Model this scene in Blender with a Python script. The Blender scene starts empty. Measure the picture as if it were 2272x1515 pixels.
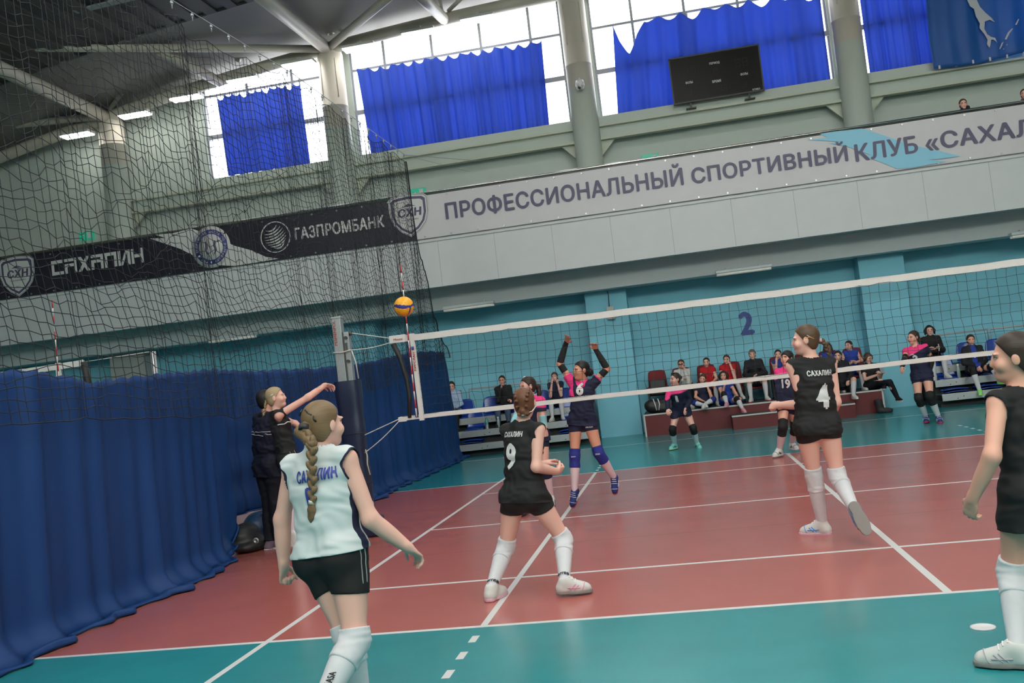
import bpy, bmesh, math, random
import numpy as np
from mathutils import Vector, Matrix, geometry
from mathutils.bvhtree import BVHTree
random.seed(7); RNG = np.random.default_rng(7)
SC = bpy.context.scene; COL = SC.collection
V = Vector; PI = math.pi
W_PX, H_PX = 2272, 1515

# ------------------------------------------------------------------ camera
CAM = np.array([-1.4815, -10.8593, 1.6486]); YAW, PITCH, ROLL, FPX = -.1696, .0387, -.1163, 2113.4
def cam_axes():
    cy, sy, cp, sp, cr, sr = math.cos(YAW), math.sin(YAW), math.cos(PITCH), math.sin(PITCH), math.cos(ROLL), math.sin(ROLL)
    f = np.array([sy*cp, cy*cp, sp]); r = np.array([cy, -sy, 0.]); u = np.cross(r, f)
    return cr*r+sr*u, -sr*r+cr*u, f
CR, CU, CF = cam_axes()
cd = bpy.data.cameras.new('camera'); cam = bpy.data.objects.new('camera', cd); COL.objects.link(cam)
cam.matrix_world = Matrix(((CR[0], CU[0], -CF[0], CAM[0]), (CR[1], CU[1], -CF[1], CAM[1]), (CR[2], CU[2], -CF[2], CAM[2]), (0, 0, 0, 1)))
cd.sensor_fit = 'HORIZONTAL'; cd.sensor_width = 36; cd.lens = FPX/W_PX*36; cd.clip_start = .05; cd.clip_end = 200
SC.camera = cam
# ------------------------------------------------------------------ exposure, daylight, added fill lights
SC.view_settings.view_transform = 'Standard'; SC.view_settings.look = 'None'
SC.view_settings.gamma = 1; SC.view_settings.use_curve_mapping = False; SC.view_settings.exposure = 0.55
SC.cycles.max_bounces = 6; SC.cycles.diffuse_bounces = 3; SC.cycles.glossy_bounces = 3
SC.cycles.transmission_bounces = 4; SC.cycles.transparent_max_bounces = 12
SC.cycles.caustics_reflective = False; SC.cycles.caustics_refractive = False
SC.cycles.sample_clamp_indirect = 4
wd = bpy.data.worlds.new('overcast_sky'); SC.world = wd; wd.use_nodes = True
wd.node_tree.nodes['Background'].inputs[0].default_value = (.93, .96, 1, 1)
wd.node_tree.nodes['Background'].inputs[1].default_value = 5.0
def area(name, loc, rot, sx, sy, power, col=(1, 1, 1), portal=False):
    l = bpy.data.lights.new(name, 'AREA'); l.shape = 'RECTANGLE'; l.size = sx; l.size_y = sy; l.energy = power; l.color = col
    o = bpy.data.objects.new(name, l); COL.objects.link(o); o.location = loc; o.rotation_euler = rot
    if portal: l.cycles.is_portal = True
    return o
WINS = [(-13.06, -9.6), (-8.9, -3.36), (-2.64, 2.96), (3.62, 9.1), (9.9, 15.3)]   # openings of the high windows
SILL, WTOP, WY = 7.75, 11.3, 12.6
for a, b in WINS:
    area('sky_portal', ((a+b)/2, WY+.32, (SILL+WTOP)/2), (-PI/2, 0, 0), b-a, WTOP-SILL, 1, portal=True)
for y in (-11, -6.5, -2, 3.5):                       # rows of unseen fill lights added under the roof
    for x in (-17, -9, -1, 7):
        area('hall_fill', (x, y, 10.6), (0, 0, 0), 3.0, .5, {-17: 25, -9: 90, -1: 140, 7: 140}[x], (1, .97, .93))
for x in (-9.5, -3, 3.5, 10):                        # fill lights added along the closed wall behind the camera, no openings there
    area('rear_fill', (x, -13.9, 8.6), (PI/2-.12, 0, PI), 5.2, 3.0, 350 if x < -5 else 980, (1, .97, .97))

# ------------------------------------------------------------------ pixel ray helpers (for points measured on the photo at a known depth)
def ray(px, py): return CF + CR*(px-W_PX/2)/FPX - CU*(py-H_PX/2)/FPX
def on(px, py, ax, val):
    d = ray(px, py); return CAM + d*(val-CAM[ax])/d[ax]
def at(px, py, Y): return on(px, py, 1, Y)
def ext(prev, px, py, L, sgn):
    """point on the sight line of a joint that lies at bone length L from the previous joint"""
    d = ray(px, py); d = d/np.linalg.norm(d); o = CAM-np.asarray(prev); b = o@d; c = o@o-L*L; q = b*b-c
    return CAM + d*(-b + (math.sqrt(q)*sgn if q > 0 else 0))

# ------------------------------------------------------------------ materials
MATS = {}
def mat(name, col, rough=.6, metal=0., noise=None, bump=0., bscale=200., coat=0., spec=.5, emit=None, trans=None):
    if name in MATS: return MATS[name]
    m = bpy.data.materials.new(name); m.use_nodes = True; nt = m.node_tree; b = nt.nodes['Principled BSDF']
    b.inputs['Base Color'].default_value = (*col, 1); b.inputs['Roughness'].default_value = rough; b.inputs['Metallic'].default_value = metal
    b.inputs['Coat Weight'].default_value = coat; b.inputs['Specular IOR Level'].default_value = spec
    L = nt.links.new
    tc = nt.nodes.new('ShaderNodeTexCoord')
    if noise:
        sc, amt = noise
        n = nt.nodes.new('ShaderNodeTexNoise'); n.inputs['Scale'].default_value = sc; n.inputs['Detail'].default_value = 4; L(tc.outputs['Object'], n.inputs['Vector'])
        r = nt.nodes.new('ShaderNodeMix'); r.data_type = 'RGBA'
        r.inputs['A'].default_value = (*[c*(1-amt) for c in col], 1); r.inputs['B'].default_value = (*[min(1, c*(1+amt)) for c in col], 1)
        L(n.outputs['Fac'], r.inputs['Factor']); L(r.outputs['Result'], b.inputs['Base Color'])
    if bump:
        n = nt.nodes.new('ShaderNodeTexNoise'); n.inputs['Scale'].default_value = bscale; n.inputs['Detail'].default_value = 2; L(tc.outputs['Object'], n.inputs['Vector'])
        bp = nt.nodes.new('ShaderNodeBump'); bp.inputs['Strength'].default_value = bump; bp.inputs['Distance'].default_value = .01
        L(n.outputs['Fac'], bp.inputs['Height']); L(bp.outputs['Normal'], b.inputs['Normal'])
    if emit: b.inputs['Emission Color'].default_value = (*emit[0], 1); b.inputs['Emission Strength'].default_value = emit[1]
    if trans:
        tr = nt.nodes.new('ShaderNodeBsdfTranslucent'); tr.inputs[0].default_value = (*trans[0], 1)
        mx = nt.nodes.new('ShaderNodeMixShader'); mx.inputs[0].default_value = trans[1]
        L(b.outputs[0], mx.inputs[1]); L(tr.outputs[0], mx.inputs[2]); L(mx.outputs[0], nt.nodes['Material Output'].inputs[0])
    MATS[name] = m; return m
def srgb(r, g, b):
    f = lambda c: (c/255/12.92 if c <= 10 else ((c/255+.055)/1.055)**2.4)
    return (f(r), f(g), f(b))

# ------------------------------------------------------------------ object helpers
def tag(o, label=None, cat=None, group=None, kind=None):
    if label: o['label'] = label
    if cat: o['category'] = cat
    if group: o['group'] = group
    if kind: o['kind'] = kind
    return o
def thing(name, loc, label, cat, group=None, rz=0):
    o = bpy.data.objects.new(name, None); COL.objects.link(o); o.empty_display_size = .1
    o.location = V(loc); o.rotation_euler = (0, 0, rz)
    return tag(o, label, cat, group)
def put(name, me, parent=None, local=False):
    """link a mesh whose vertices are in world space; under a parent they are moved to the parent's frame"""
    o = bpy.data.objects.new(name, me); COL.objects.link(o)
    if parent is not None:
        o.parent = parent
        if not local:
            p = parent; T = Matrix()
            while p is not None: T = p.matrix_basis @ T; p = p.parent
            me.transform(T.inverted())
    return o
def smooth(me, on=True):
    me.polygons.foreach_set('use_smooth', [on]*len(me.polygons)); return me
class MB:
    """collects shapes into one mesh"""
    def __init__(s): s.v = []; s.f = []; s.m = []; s.sm = []
    def add(s, vs, fs, mi=0, sm=False):
        n = len(s.v); s.v.extend([tuple(map(float, q)) for q in vs]); s.f.extend([tuple(i+n for i in f) for f in fs]); s.m.extend([mi]*len(fs)); s.sm.extend([sm]*len(fs)); return s
    def box(s, c, d, R=None, mi=0):
        x, y, z = [q/2 for q in d]; c = V(c)
        vs = [V((i*x, j*y, k*z)) for i in (-1, 1) for j in (-1, 1) for k in (-1, 1)]
        if R is not None: vs = [R @ q for q in vs]
        return s.add([c+q for q in vs], [(0, 1, 3, 2), (4, 6, 7, 5), (0, 4, 5, 1), (2, 3, 7, 6), (0, 2, 6, 4), (1, 5, 7, 3)], mi)
    def bb(s, a, b, mi=0):
        return s.box([(a[i]+b[i])/2 for i in range(3)], [abs(b[i]-a[i]) for i in range(3)], None, mi)
    def tube(s, pts, r, n=8, mi=0, cap=True, sm=True):
        pts = [V(p) for p in pts]; rs = r if isinstance(r, (list, tuple)) else [r]*len(pts); up = None; rings = []
        for i, p in enumerate(pts):
            t = (pts[min(i+1, len(pts)-1)]-pts[max(i-1, 0)]).normalized()
            if up is None:
                up = V((0, 0, 1)) if abs(t.z) < .9 else V((1, 0, 0))
            a = t.cross(up).normalized(); up = a.cross(t).normalized()
            rings.append([p+(a*math.cos(2*PI*k/n)+up*math.sin(2*PI*k/n))*rs[i] for k in range(n)])
        vs = [q for R_ in rings for q in R_]; fs = []
        for i in range(len(pts)-1):
            for k in range(n):
                fs.append((i*n+k, i*n+(k+1) % n, (i+1)*n+(k+1) % n, (i+1)*n+k))
        s.add(vs, fs, mi, sm)
        if cap:
            m = len(s.v)-len(vs); s.f.append(tuple(m+k for k in range(n))[::-1]); s.f.append(tuple(m+len(vs)-n+k for k in range(n))); s.m += [mi]*2; s.sm += [False]*2
        return s
    def prism(s, poly, z0, z1, fn, mi=0):
        """poly = 2D outline, fn(u,v,w) -> world"""
        n = len(poly); vs = [fn(u, v, z0) for u, v in poly]+[fn(u, v, z1) for u, v in poly]
        fs = [tuple(range(n))[::-1], tuple(range(n, 2*n))]+[(i, (i+1) % n, n+(i+1) % n, n+i) for i in range(n)]
        return s.add(vs, fs, mi)
    def grid(s, fn, nu, nv, mi=0, sm=True):
        vs = [fn(i/nu, j/nv) for i in range(nu+1) for j in range(nv+1)]
        return s.add(vs, [(i*(nv+1)+j, (i+1)*(nv+1)+j, (i+1)*(nv+1)+j+1, i*(nv+1)+j+1) for i in range(nu) for j in range(nv)], mi, sm)
    def lathe(s, prof, c, n=20, mi=0, ax=None):
        """prof = (radius, height) list around +Z at c (or rotated by ax matrix)"""
        c = V(c); vs = []
        for r, h in prof:
            for k in range(n):
                q = V((r*math.cos(2*PI*k/n), r*math.sin(2*PI*k/n), h)); vs.append(c+(ax @ q if ax is not None else q))
        fs = [(i*n+k, i*n+(k+1) % n, (i+1)*n+(k+1) % n, (i+1)*n+k) for i in range(len(prof)-1) for k in range(n)]
        return s.add(vs, fs, mi, True)
    def mesh(s, name, mats):
        me = bpy.data.meshes.new(name); me.from_pydata(s.v, [], s.f)
        for m in (mats if isinstance(mats, (list, tuple)) else [mats]): me.materials.append(m)
        me.polygons.foreach_set('material_index', s.m); me.polygons.foreach_set('use_smooth', s.sm); me.update(); return me
    def build(s, name, mats, parent=None, bevel=0, fix=True):
        me = s.mesh(name, mats)
        if fix:
            bm = bmesh.new(); bm.from_mesh(me); bmesh.ops.recalc_face_normals(bm, faces=bm.faces); bm.to_mesh(me); bm.free()
        o = put(name, me, parent)
        if bevel:
            b = o.modifiers.new('bevel', 'BEVEL'); b.width = bevel; b.segments = 2; b.limit_method = 'ANGLE'
        return o
def lerp(a, b, t): return np.asarray(a)*(1-t)+np.asarray(b)*t
def text_mesh(body, bold=.0, res=4, spacing=1.):
    """built-in font lettering, each outline filled on its own; weight is added by a few shifted copies"""
    c = bpy.data.curves.new('txt', 'FONT'); c.body = body; c.size = 1; c.space_character = spacing+bold*1.6
    o = bpy.data.objects.new('txt', c); COL.objects.link(o); dg = bpy.context.evaluated_depsgraph_get(); oe = o.evaluated_get(dg); cv = oe.to_curve(dg); loops = []
    for sp in cv.splines:
        bp = sp.bezier_points; n = len(bp); pts = []
        for i in range(n):
            p, q = bp[i], bp[(i+1) % n]; straight = (p.handle_right-p.co).cross(q.co-p.co).length < 1e-6 and (q.handle_left-q.co).cross(q.co-p.co).length < 1e-6
            pts += [p.co.copy()] if straight else geometry.interpolate_bezier(p.co, p.handle_right, q.handle_left, q.co, res+1)[:-1]
        if len(pts) > 2: loops.append([V((p[0], p[1], 0)) for p in pts])
    oe.to_curve_clear(); bpy.data.objects.remove(o); bpy.data.curves.remove(c)
    def split(l):                                                      # outlines that cross themselves become simple loops
        n = len(l)
        for i in range(n):
            a_, b_ = l[i], l[(i+1) % n]
            for j in range(i+2, n):
                if (j+1) % n == i: continue
                c_, d_ = l[j], l[(j+1) % n]; r_, q_ = b_-a_, d_-c_; den = r_.x*q_.y-r_.y*q_.x
                if abs(den) < 1e-9: continue
                t = ((c_.x-a_.x)*q_.y-(c_.y-a_.y)*q_.x)/den; u = ((c_.x-a_.x)*r_.y-(c_.y-a_.y)*r_.x)/den
                if 1e-6 < t < 1-1e-6 and 1e-6 < u < 1-1e-6:
                    X = a_+r_*t; return split([X]+l[i+1:j+1])+split(l[:i+1]+[X]+l[j+1:])
        return [l]
    loops = [q for l in loops for q in split(l)]
    ar = lambda l: sum(l[i].x*l[(i+1) % len(l)].y-l[(i+1) % len(l)].x*l[i].y for i in range(len(l)))/2
    sg = math.copysign(1, sum(ar(l) for l in loops)); outs = [l for l in loops if ar(l)*sg > 0]; holes = [l for l in loops if ar(l)*sg < 0]
    bx = lambda l: (min(p.x for p in l), min(p.y for p in l), max(p.x for p in l), max(p.y for p in l))
    own = {i: [] for i in range(len(outs))}
    for h in holes:
        hb = bx(h); cand = [i for i, l in enumerate(outs) if (lambda b_: b_[0] <= hb[0]+1e-5 and b_[1] <= hb[1]+1e-5 and b_[2] >= hb[2]-1e-5 and b_[3] >= hb[3]-1e-5)(bx(l))]
        if cand: own[min(cand, key=lambda i: abs(ar(outs[i])))].append(h)
    vs, fs = [], []; shifts = ((0, 0), (-bold, 0), (bold, 0), (0, bold*.6), (0, -bold*.6)) if bold else ((0, 0),)
    for k, (dx, dy) in enumerate(shifts):
        for i, l in enumerate(outs):
            pl = [l]+own[i]; n = len(vs); z = .0005*k+.00011*(i % 4); vs += [(p.x+dx, p.y+dy, z) for q in pl for p in q]
            fs += [tuple(n+j for j in t) for t in geometry.tessellate_polygon(pl)]
    me = bpy.data.meshes.new('txt'); me.from_pydata(vs, [], fs); return me
def text_bm(body, w, h, bold=.0, slant=0., cut=0., spacing=1., ncut=None):
    """flat lettering scaled to w x h, centred on the origin; optional grid cuts so that it can follow a curved surface"""
    me = text_mesh(body, bold, 4, spacing); bm = bmesh.new(); bm.from_mesh(me); bpy.data.meshes.remove(me)
    xs = [v.co.x for v in bm.verts]; ys = [v.co.y for v in bm.verts]; x0, x1, y0, y1 = min(xs), max(xs), min(ys), max(ys)
    for v in bm.verts:
        v.co.x = ((v.co.x-x0)/(x1-x0)-.5)*w; v.co.y = ((v.co.y-y0)/(y1-y0)-.5)*h; v.co.x += slant*v.co.y
    if cut:
        for ax, L in ((0, w*.5+abs(slant)*h), (1, h*.5)):
            n = int(2*L/cut)
            for i in range(1, n+1):
                p = V((0, 0, 0)); p[ax] = -L+i*cut; nn = V((0, 0, 0)); nn[ax] = 1
                bmesh.ops.bisect_plane(bm, geom=bm.verts[:]+bm.edges[:]+bm.faces[:], plane_co=p, plane_no=nn)
    return bm
def flat_text(name, body, c, right, up, w, h, m, parent, bold=.0, thick=.004, slant=0., spacing=1.):
    """lettering as a thin raised plate"""
    bm = text_bm(body, w, h, bold, slant, 0, spacing); right, up, c = V(right).normalized(), V(up).normalized(), V(c); n = right.cross(up)
    r = bmesh.ops.extrude_face_region(bm, geom=bm.faces[:])
    ex = {e for e in r['geom'] if isinstance(e, bmesh.types.BMVert)}
    for v in bm.verts: v.co = c+right*v.co.x+up*v.co.y+n*((thick if v in ex else 0.)+v.co.z)
    bmesh.ops.recalc_face_normals(bm, faces=bm.faces)
    me = bpy.data.meshes.new(name); bm.to_mesh(me); bm.free(); me.materials.append(m); return put(name, me, parent)
def decal_text(name, body, c, right, up, w, h, m, target, parent, bold=.0, lift=.002, slant=0., cut=.014, arc=None, spacing=1.):
    """lettering printed on cloth: laid on the target mesh by ray casting along -normal"""
    bm = text_bm(body, w, h, bold, slant, cut, spacing); right, up, c = V(right).normalized(), V(up).normalized(), V(c); n = right.cross(up).normalized()
    bv = BVHTree.FromPolygons([tuple(v.co) for v in target.vertices], [tuple(p.vertices) for p in target.polygons])
    kill = []
    for v in bm.verts:
        p = c+right*v.co.x+up*(v.co.y+(arc*v.co.x**2 if arc else 0))
        z_ = v.co.z; hit = bv.ray_cast(p+n*.4, -n, .8)
        if hit[0] is None: kill.append(v); v.co = p
        else: v.co = hit[0]+hit[1]*(lift+z_)
    if kill: bmesh.ops.delete(bm, geom=kill, context='VERTS')
    me = bpy.data.meshes.new(name); bm.to_mesh(me); bm.free(); me.materials.append(m); smooth(me); return put(name, me, parent)
# ================================================================== signed-distance body builder
F32 = np.float32
def vn(a): a = np.asarray(a, float); return a/max(1e-9, np.linalg.norm(a))
class Limb:
    """rounded cone chain a->b with a radius profile; fl=(axis, factor) flattens it across one axis"""
    def __init__(s, a, b, rs, k=.02, fl=None, off=0., t0=0., t1=1.):
        s.a, s.b = np.asarray(a, float), np.asarray(b, float); s.rs = np.asarray(rs, float)+off; s.k = k; s.fl = fl
        s.ts = np.linspace(0, 1, len(s.rs)); s.op = 'u'
        if (t0, t1) != (0., 1.):
            tt = np.linspace(t0, t1, 7); rr = np.interp(tt, s.ts, s.rs); s.a, s.b = lerp(s.a, s.b, t0), lerp(s.a, s.b, t1); s.rs = rr; s.ts = np.linspace(0, 1, 7)
    def box(s):
        m = s.rs.max()*(1 if s.fl is None else max(1, 1/s.fl[1])); return np.minimum(s.a, s.b)-m, np.maximum(s.a, s.b)+m
    def d(s, X, Y, Z):
        ba = s.b-s.a; L2 = max(1e-9, ba@ba); px, py, pz = X-F32(s.a[0]), Y-F32(s.a[1]), Z-F32(s.a[2])
        t = np.clip((px*ba[0]+py*ba[1]+pz*ba[2])/L2, 0, 1).astype(F32)
        dx, dy, dz = px-t*F32(ba[0]), py-t*F32(ba[1]), pz-t*F32(ba[2]); q = dx*dx+dy*dy+dz*dz
        if s.fl is not None:
            e, g = s.fl; c = dx*F32(e[0])+dy*F32(e[1])+dz*F32(e[2]); q = q+c*c*F32(g*g-1)
        return np.sqrt(q)-np.interp(t, s.ts, s.rs).astype(F32)
class Ell:
    """ellipsoid with its own axes (rows of R)"""
    def __init__(s, c, r, R=None, k=.02, op='u', off=0.):
        s.c = np.asarray(c, float); s.r = np.asarray(r, float)+off; s.R = np.eye(3) if R is None else np.asarray(R, float); s.k = k; s.op = op
    def box(s):
        e = np.sqrt(((s.R*s.r[:, None])**2).sum(0)); return s.c-e, s.c+e
    def d(s, X, Y, Z):
        px, py, pz = X-F32(s.c[0]), Y-F32(s.c[1]), Z-F32(s.c[2]); q0 = 0; q1 = 0
        for i in range(3):
            u = px*F32(s.R[i, 0])+py*F32(s.R[i, 1])+pz*F32(s.R[i, 2]); q0 = q0+(u/F32(s.r[i]))**2; q1 = q1+(u/F32(s.r[i]**2))**2
        k0 = np.sqrt(q0); return k0*(k0-1)/np.maximum(np.sqrt(q1), F32(1e-6))
class Seg:
    """elliptic trunk segment between two stations (centre, lateral axis, half width, half depth)"""
    def __init__(s, A, B, k=.03, off=0.):
        s.A, s.B, s.k, s.op, s.off = A, B, k, 'u', off
    def box(s):
        m = max(s.A[2], s.B[2])+s.off+.05; a, b = np.asarray(s.A[0]), np.asarray(s.B[0]); return np.minimum(a, b)-m, np.maximum(a, b)+m
    def d(s, X, Y, Z):
        a, b = np.asarray(s.A[0], float), np.asarray(s.B[0], float); ba = b-a; L = np.linalg.norm(ba); ax = ba/L
        px, py, pz = X-F32(a[0]), Y-F32(a[1]), Z-F32(a[2]); h = px*F32(ax[0])+py*F32(ax[1])+pz*F32(ax[2])
        t = np.clip(h/F32(L), 0, 1); ov = h-t*F32(L)
        lat = vn(np.asarray(s.A[1])+np.asarray(s.B[1])); lat = vn(lat-ax*(lat@ax)); dep = np.cross(lat, ax)
        u = px*F32(lat[0])+py*F32(lat[1])+pz*F32(lat[2]); v = px*F32(dep[0])+py*F32(dep[1])+pz*F32(dep[2])
        Wd = s.A[2]*(1-t)+s.B[2]*t+s.off; Dp = s.A[3]*(1-t)+s.B[3]*t+s.off
        q = np.sqrt((u/Wd)**2+(v/Dp)**2+(ov/Dp)**2); return ((q-1)*np.minimum(Wd, Dp)).astype(F32)
def axes(lo, hi, h, fine=(), hf=None):
    out = []
    for i in range(3):
        p = [lo[i]]; iv = [(a[i]-r, a[i]+r) for a, r in fine]
        while p[-1] < hi[i]:
            x = p[-1]; st = hf if any(l-h <= x <= r for l, r in iv) else h; p.append(x+st)
        out.append(np.array(p, F32))
    return out
def field(prims, ax):
    xs, ys, zs = ax; f = np.full((len(xs), len(ys), len(zs)), .5, F32)
    for p in prims:
        lo, hi = p.box(); m = .035+p.k
        sl = [slice(max(0, np.searchsorted(a, l-m)-1), np.searchsorted(a, h+m)+1) for a, l, h in zip(ax, lo, hi)]
        if any(q.start >= q.stop for q in sl): continue
        g = f[sl[0], sl[1], sl[2]]; d = p.d(xs[sl[0]][:, None, None], ys[sl[1]][None, :, None], zs[sl[2]][None, None, :])
        if p.op == 'u':
            if p.k > 0:
                hh = np.maximum(p.k-np.abs(g-d), 0)/p.k; g[...] = np.minimum(g, d)-hh*hh*F32(p.k*.25)
            else: g[...] = np.minimum(g, d)
        else:
            if p.k > 0:
                hh = np.maximum(p.k-np.abs(g+d), 0)/p.k; g[...] = np.maximum(g, -d)+hh*hh*F32(p.k*.25)
            else: g[...] = np.maximum(g, -d)
    return f
def cut_plane(f, ax, p, n, k=0.):
    """keep the side the normal points away from"""
    n = vn(n); p = np.asarray(p, float); xs, ys, zs = ax
    d = ((xs-p[0])*n[0])[:, None, None]+((ys-p[1])*n[1])[None, :, None]+((zs-p[2])*n[2])[None, None, :]
    np.maximum(f, d.astype(F32), out=f); return f
def wrinkle(f, ax, amp, fr=28., seed=0., sq=(1, 1, 1.6)):
    xs, ys, zs = ax; X, Y, Z = xs[:, None, None]*F32(sq[0]), ys[None, :, None]*F32(sq[1]), zs[None, None, :]*F32(sq[2])
    m = np.abs(f) < .03
    w = np.sin(fr*(X*.8+Z*.9)+seed+2.1*np.sin(fr*.31*(Y-X+Z)+seed))*np.sin(fr*.43*(Y*1.1-X*.6+Z*.5)+1.7*seed+1.3*np.sin(fr*.5*X))
    f[m] += (F32(amp)*w)[m] if w.shape == f.shape else np.broadcast_to(F32(amp)*w, f.shape)[m]; return f
def nets(f, ax):
    """surface nets on a rectilinear grid -> verts, quads"""
    xs, ys, zs = [np.asarray(a, float) for a in ax]; S = f < 0
    c = [S[i:S.shape[0]-1+i, j:S.shape[1]-1+j, k:S.shape[2]-1+k] for i in (0, 1) for j in (0, 1) for k in (0, 1)]
    a = c[0].copy(); o = c[0].copy()
    for q in c[1:]: a &= q; o |= q
    mix = o & ~a; I, J, K = np.nonzero(mix); n = len(I); idx = np.full(mix.shape, -1, np.int32); idx[mix] = np.arange(n)
    acc = np.zeros((n, 3)); cnt = np.zeros(n); corners = [(i, j, k) for i in (0, 1) for j in (0, 1) for k in (0, 1)]
    val = {q: f[I+q[0], J+q[1], K+q[2]].astype(float) for q in corners}
    for q in corners:
        for d in range(3):
            if q[d]: continue
            r = list(q); r[d] = 1; r = tuple(r); fa, fb = val[q], val[r]; cr = (fa < 0) != (fb < 0)
            t = np.where(cr, fa/np.where(cr, fa-fb, 1), 0)
            P = [xs[I+q[0]], ys[J+q[1]], zs[K+q[2]]]; A = (xs, ys, zs)[d]; ii = (I, J, K)[d]; P[d] = A[ii]+t*(A[ii+1]-A[ii])
            for e in range(3): acc[:, e] += np.where(cr, P[e], 0)
            cnt += cr
    v = acc/cnt[:, None]; quads = []
    for d in range(3):
        e, g = [(1, 2), (2, 0), (0, 1)][d]
        lo = [slice(1, -1)]*3; lo[d] = slice(0, -1); s0 = S[tuple(lo)]; hi = list(lo); hi[d] = slice(1, None); s1 = S[tuple(hi)]
        ii = np.nonzero(s0 != s1); flip = s0[ii]; P = [ii[0].copy(), ii[1].copy(), ii[2].copy()]
        for m in range(3):
            if m != d: P[m] = P[m]+1
        def cell(de, dg):
            Q = [P[0].copy(), P[1].copy(), P[2].copy()]; Q[e] = Q[e]-de; Q[g] = Q[g]-dg; return idx[Q[0], Q[1], Q[2]]
        q = np.stack([cell(1, 1), cell(0, 1), cell(0, 0), cell(1, 0)], 1); q[~flip] = q[~flip][:, ::-1]; quads.append(q)
    return v, np.concatenate(quads)
def np_mesh(name, v, q, mats, col=None):
    me = bpy.data.meshes.new(name); me.vertices.add(len(v)); me.vertices.foreach_set('co', np.asarray(v, F32).ravel())
    me.loops.add(q.size); me.loops.foreach_set('vertex_index', q.astype(np.int32).ravel()); me.polygons.add(len(q))
    me.polygons.foreach_set('loop_start', np.arange(0, q.size, 4, dtype=np.int32))
    if col is not None:
        a = me.color_attributes.new('skin_colour', 'FLOAT_COLOR', 'POINT'); a.data.foreach_set('color', np.c_[col, np.ones(len(col))].astype(F32).ravel())
    for m in (mats if isinstance(mats, (list, tuple)) else [mats]): me.materials.append(m)
    me.update(calc_edges=True); me.validate(); smooth(me); return me
def relax(v, q, it=1, lam=.5):
    for _ in range(it):
        acc = np.zeros_like(v); c = np.zeros(len(v))
        for i in range(4):
            a, b = q[:, i], q[:, (i+1) % 4]
            for d in range(3): acc[:, d] += np.bincount(a, v[b, d], len(v))+np.bincount(b, v[a, d], len(v))
            c += np.bincount(a, minlength=len(v))+np.bincount(b, minlength=len(v))
        v = v*(1-lam)+lam*acc/np.maximum(c, 1)[:, None]
    return v
def bounds(prims, pad=.03):
    lo = np.min([p.box()[0] for p in prims if p.op == 'u'], 0)-pad; hi = np.max([p.box()[1] for p in prims if p.op == 'u'], 0)+pad; return lo, hi
def sdf_obj(name, prims, h, m, parent, cuts=(), wr=None, it=1, fine=(), hf=None, pad=.03):
    lo, hi = bounds(prims, pad); ax = axes(lo, hi, h, fine, hf); f = field(prims, ax)
    if wr: wrinkle(f, ax, *wr)
    for p, n in cuts: cut_plane(f, ax, p, n)
    f[0] = f[-1] = .1; f[:, 0] = f[:, -1] = .1; f[:, :, 0] = f[:, :, -1] = .1
    v, q = nets(f, ax)
    if len(v) == 0: return None
    if it: v = relax(v, q, it)
    return put(name, np_mesh(name, v, q, m), parent)
# ================================================================== people
def skin_mat():
    if 'skin' in MATS: return MATS['skin']
    m = bpy.data.materials.new('skin'); m.use_nodes = True; nt = m.node_tree; b = nt.nodes['Principled BSDF']
    a = nt.nodes.new('ShaderNodeVertexColor'); a.layer_name = 'skin_colour'; nt.links.new(a.outputs[0], b.inputs['Base Color'])
    b.inputs['Roughness'].default_value = .5; b.inputs['Specular IOR Level'].default_value = .35; b.inputs['Subsurface Weight'].default_value = 0
    MATS['skin'] = m; return m
def hair_mat(name, col, strands=False):
    key = name+('_combed' if strands else '')
    if key in MATS: return MATS[key]
    m = mat(key, col, .45); nt = m.node_tree; b = nt.nodes['Principled BSDF']; b.inputs['Specular IOR Level'].default_value = .3
    w = nt.nodes.new('ShaderNodeTexNoise'); w.inputs['Detail'].default_value = 3
    if strands: tc = nt.nodes.new('ShaderNodeAttribute'); tc.attribute_name = 'strand'; w.inputs['Scale'].default_value = 1; nt.links.new(tc.outputs['Vector'], w.inputs['Vector'])
    else: tc = nt.nodes.new('ShaderNodeTexCoord'); w.inputs['Scale'].default_value = 70; nt.links.new(tc.outputs['Object'], w.inputs['Vector'])
    r = nt.nodes.new('ShaderNodeMix'); r.data_type = 'RGBA'; r.inputs['A'].default_value = (*[c*.45 for c in col], 1); r.inputs['B'].default_value = (*[min(1, c*1.6) for c in col], 1)
    nt.links.new(w.outputs['Fac'], r.inputs['Factor']); nt.links.new(r.outputs['Result'], b.inputs['Base Color'])
    bp = nt.nodes.new('ShaderNodeBump'); bp.inputs['Strength'].default_value = .3; bp.inputs['Distance'].default_value = .003
    nt.links.new(w.outputs['Fac'], bp.inputs['Height']); nt.links.new(bp.outputs['Normal'], b.inputs['Normal']); return m
SKIN = dict(fair=srgb(228, 176, 160), mid=srgb(216, 160, 140), tan=srgb(198, 140, 116))
HAIR = dict(black=(.012, .010, .010), dark=(.030, .019, .014), brown=(.075, .042, .024), auburn=(.115, .045, .022), light=(.155, .098, .052), blond=(.34, .25, .14))
def frame(fd, up):
    """rows: left, forward, up"""
    fd = vn(fd); up = vn(up); up = vn(up-fd*(up@fd)); return np.array([np.cross(up, fd)*-1, fd, up])*np.array([[-1], [1], [1]])
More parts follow.
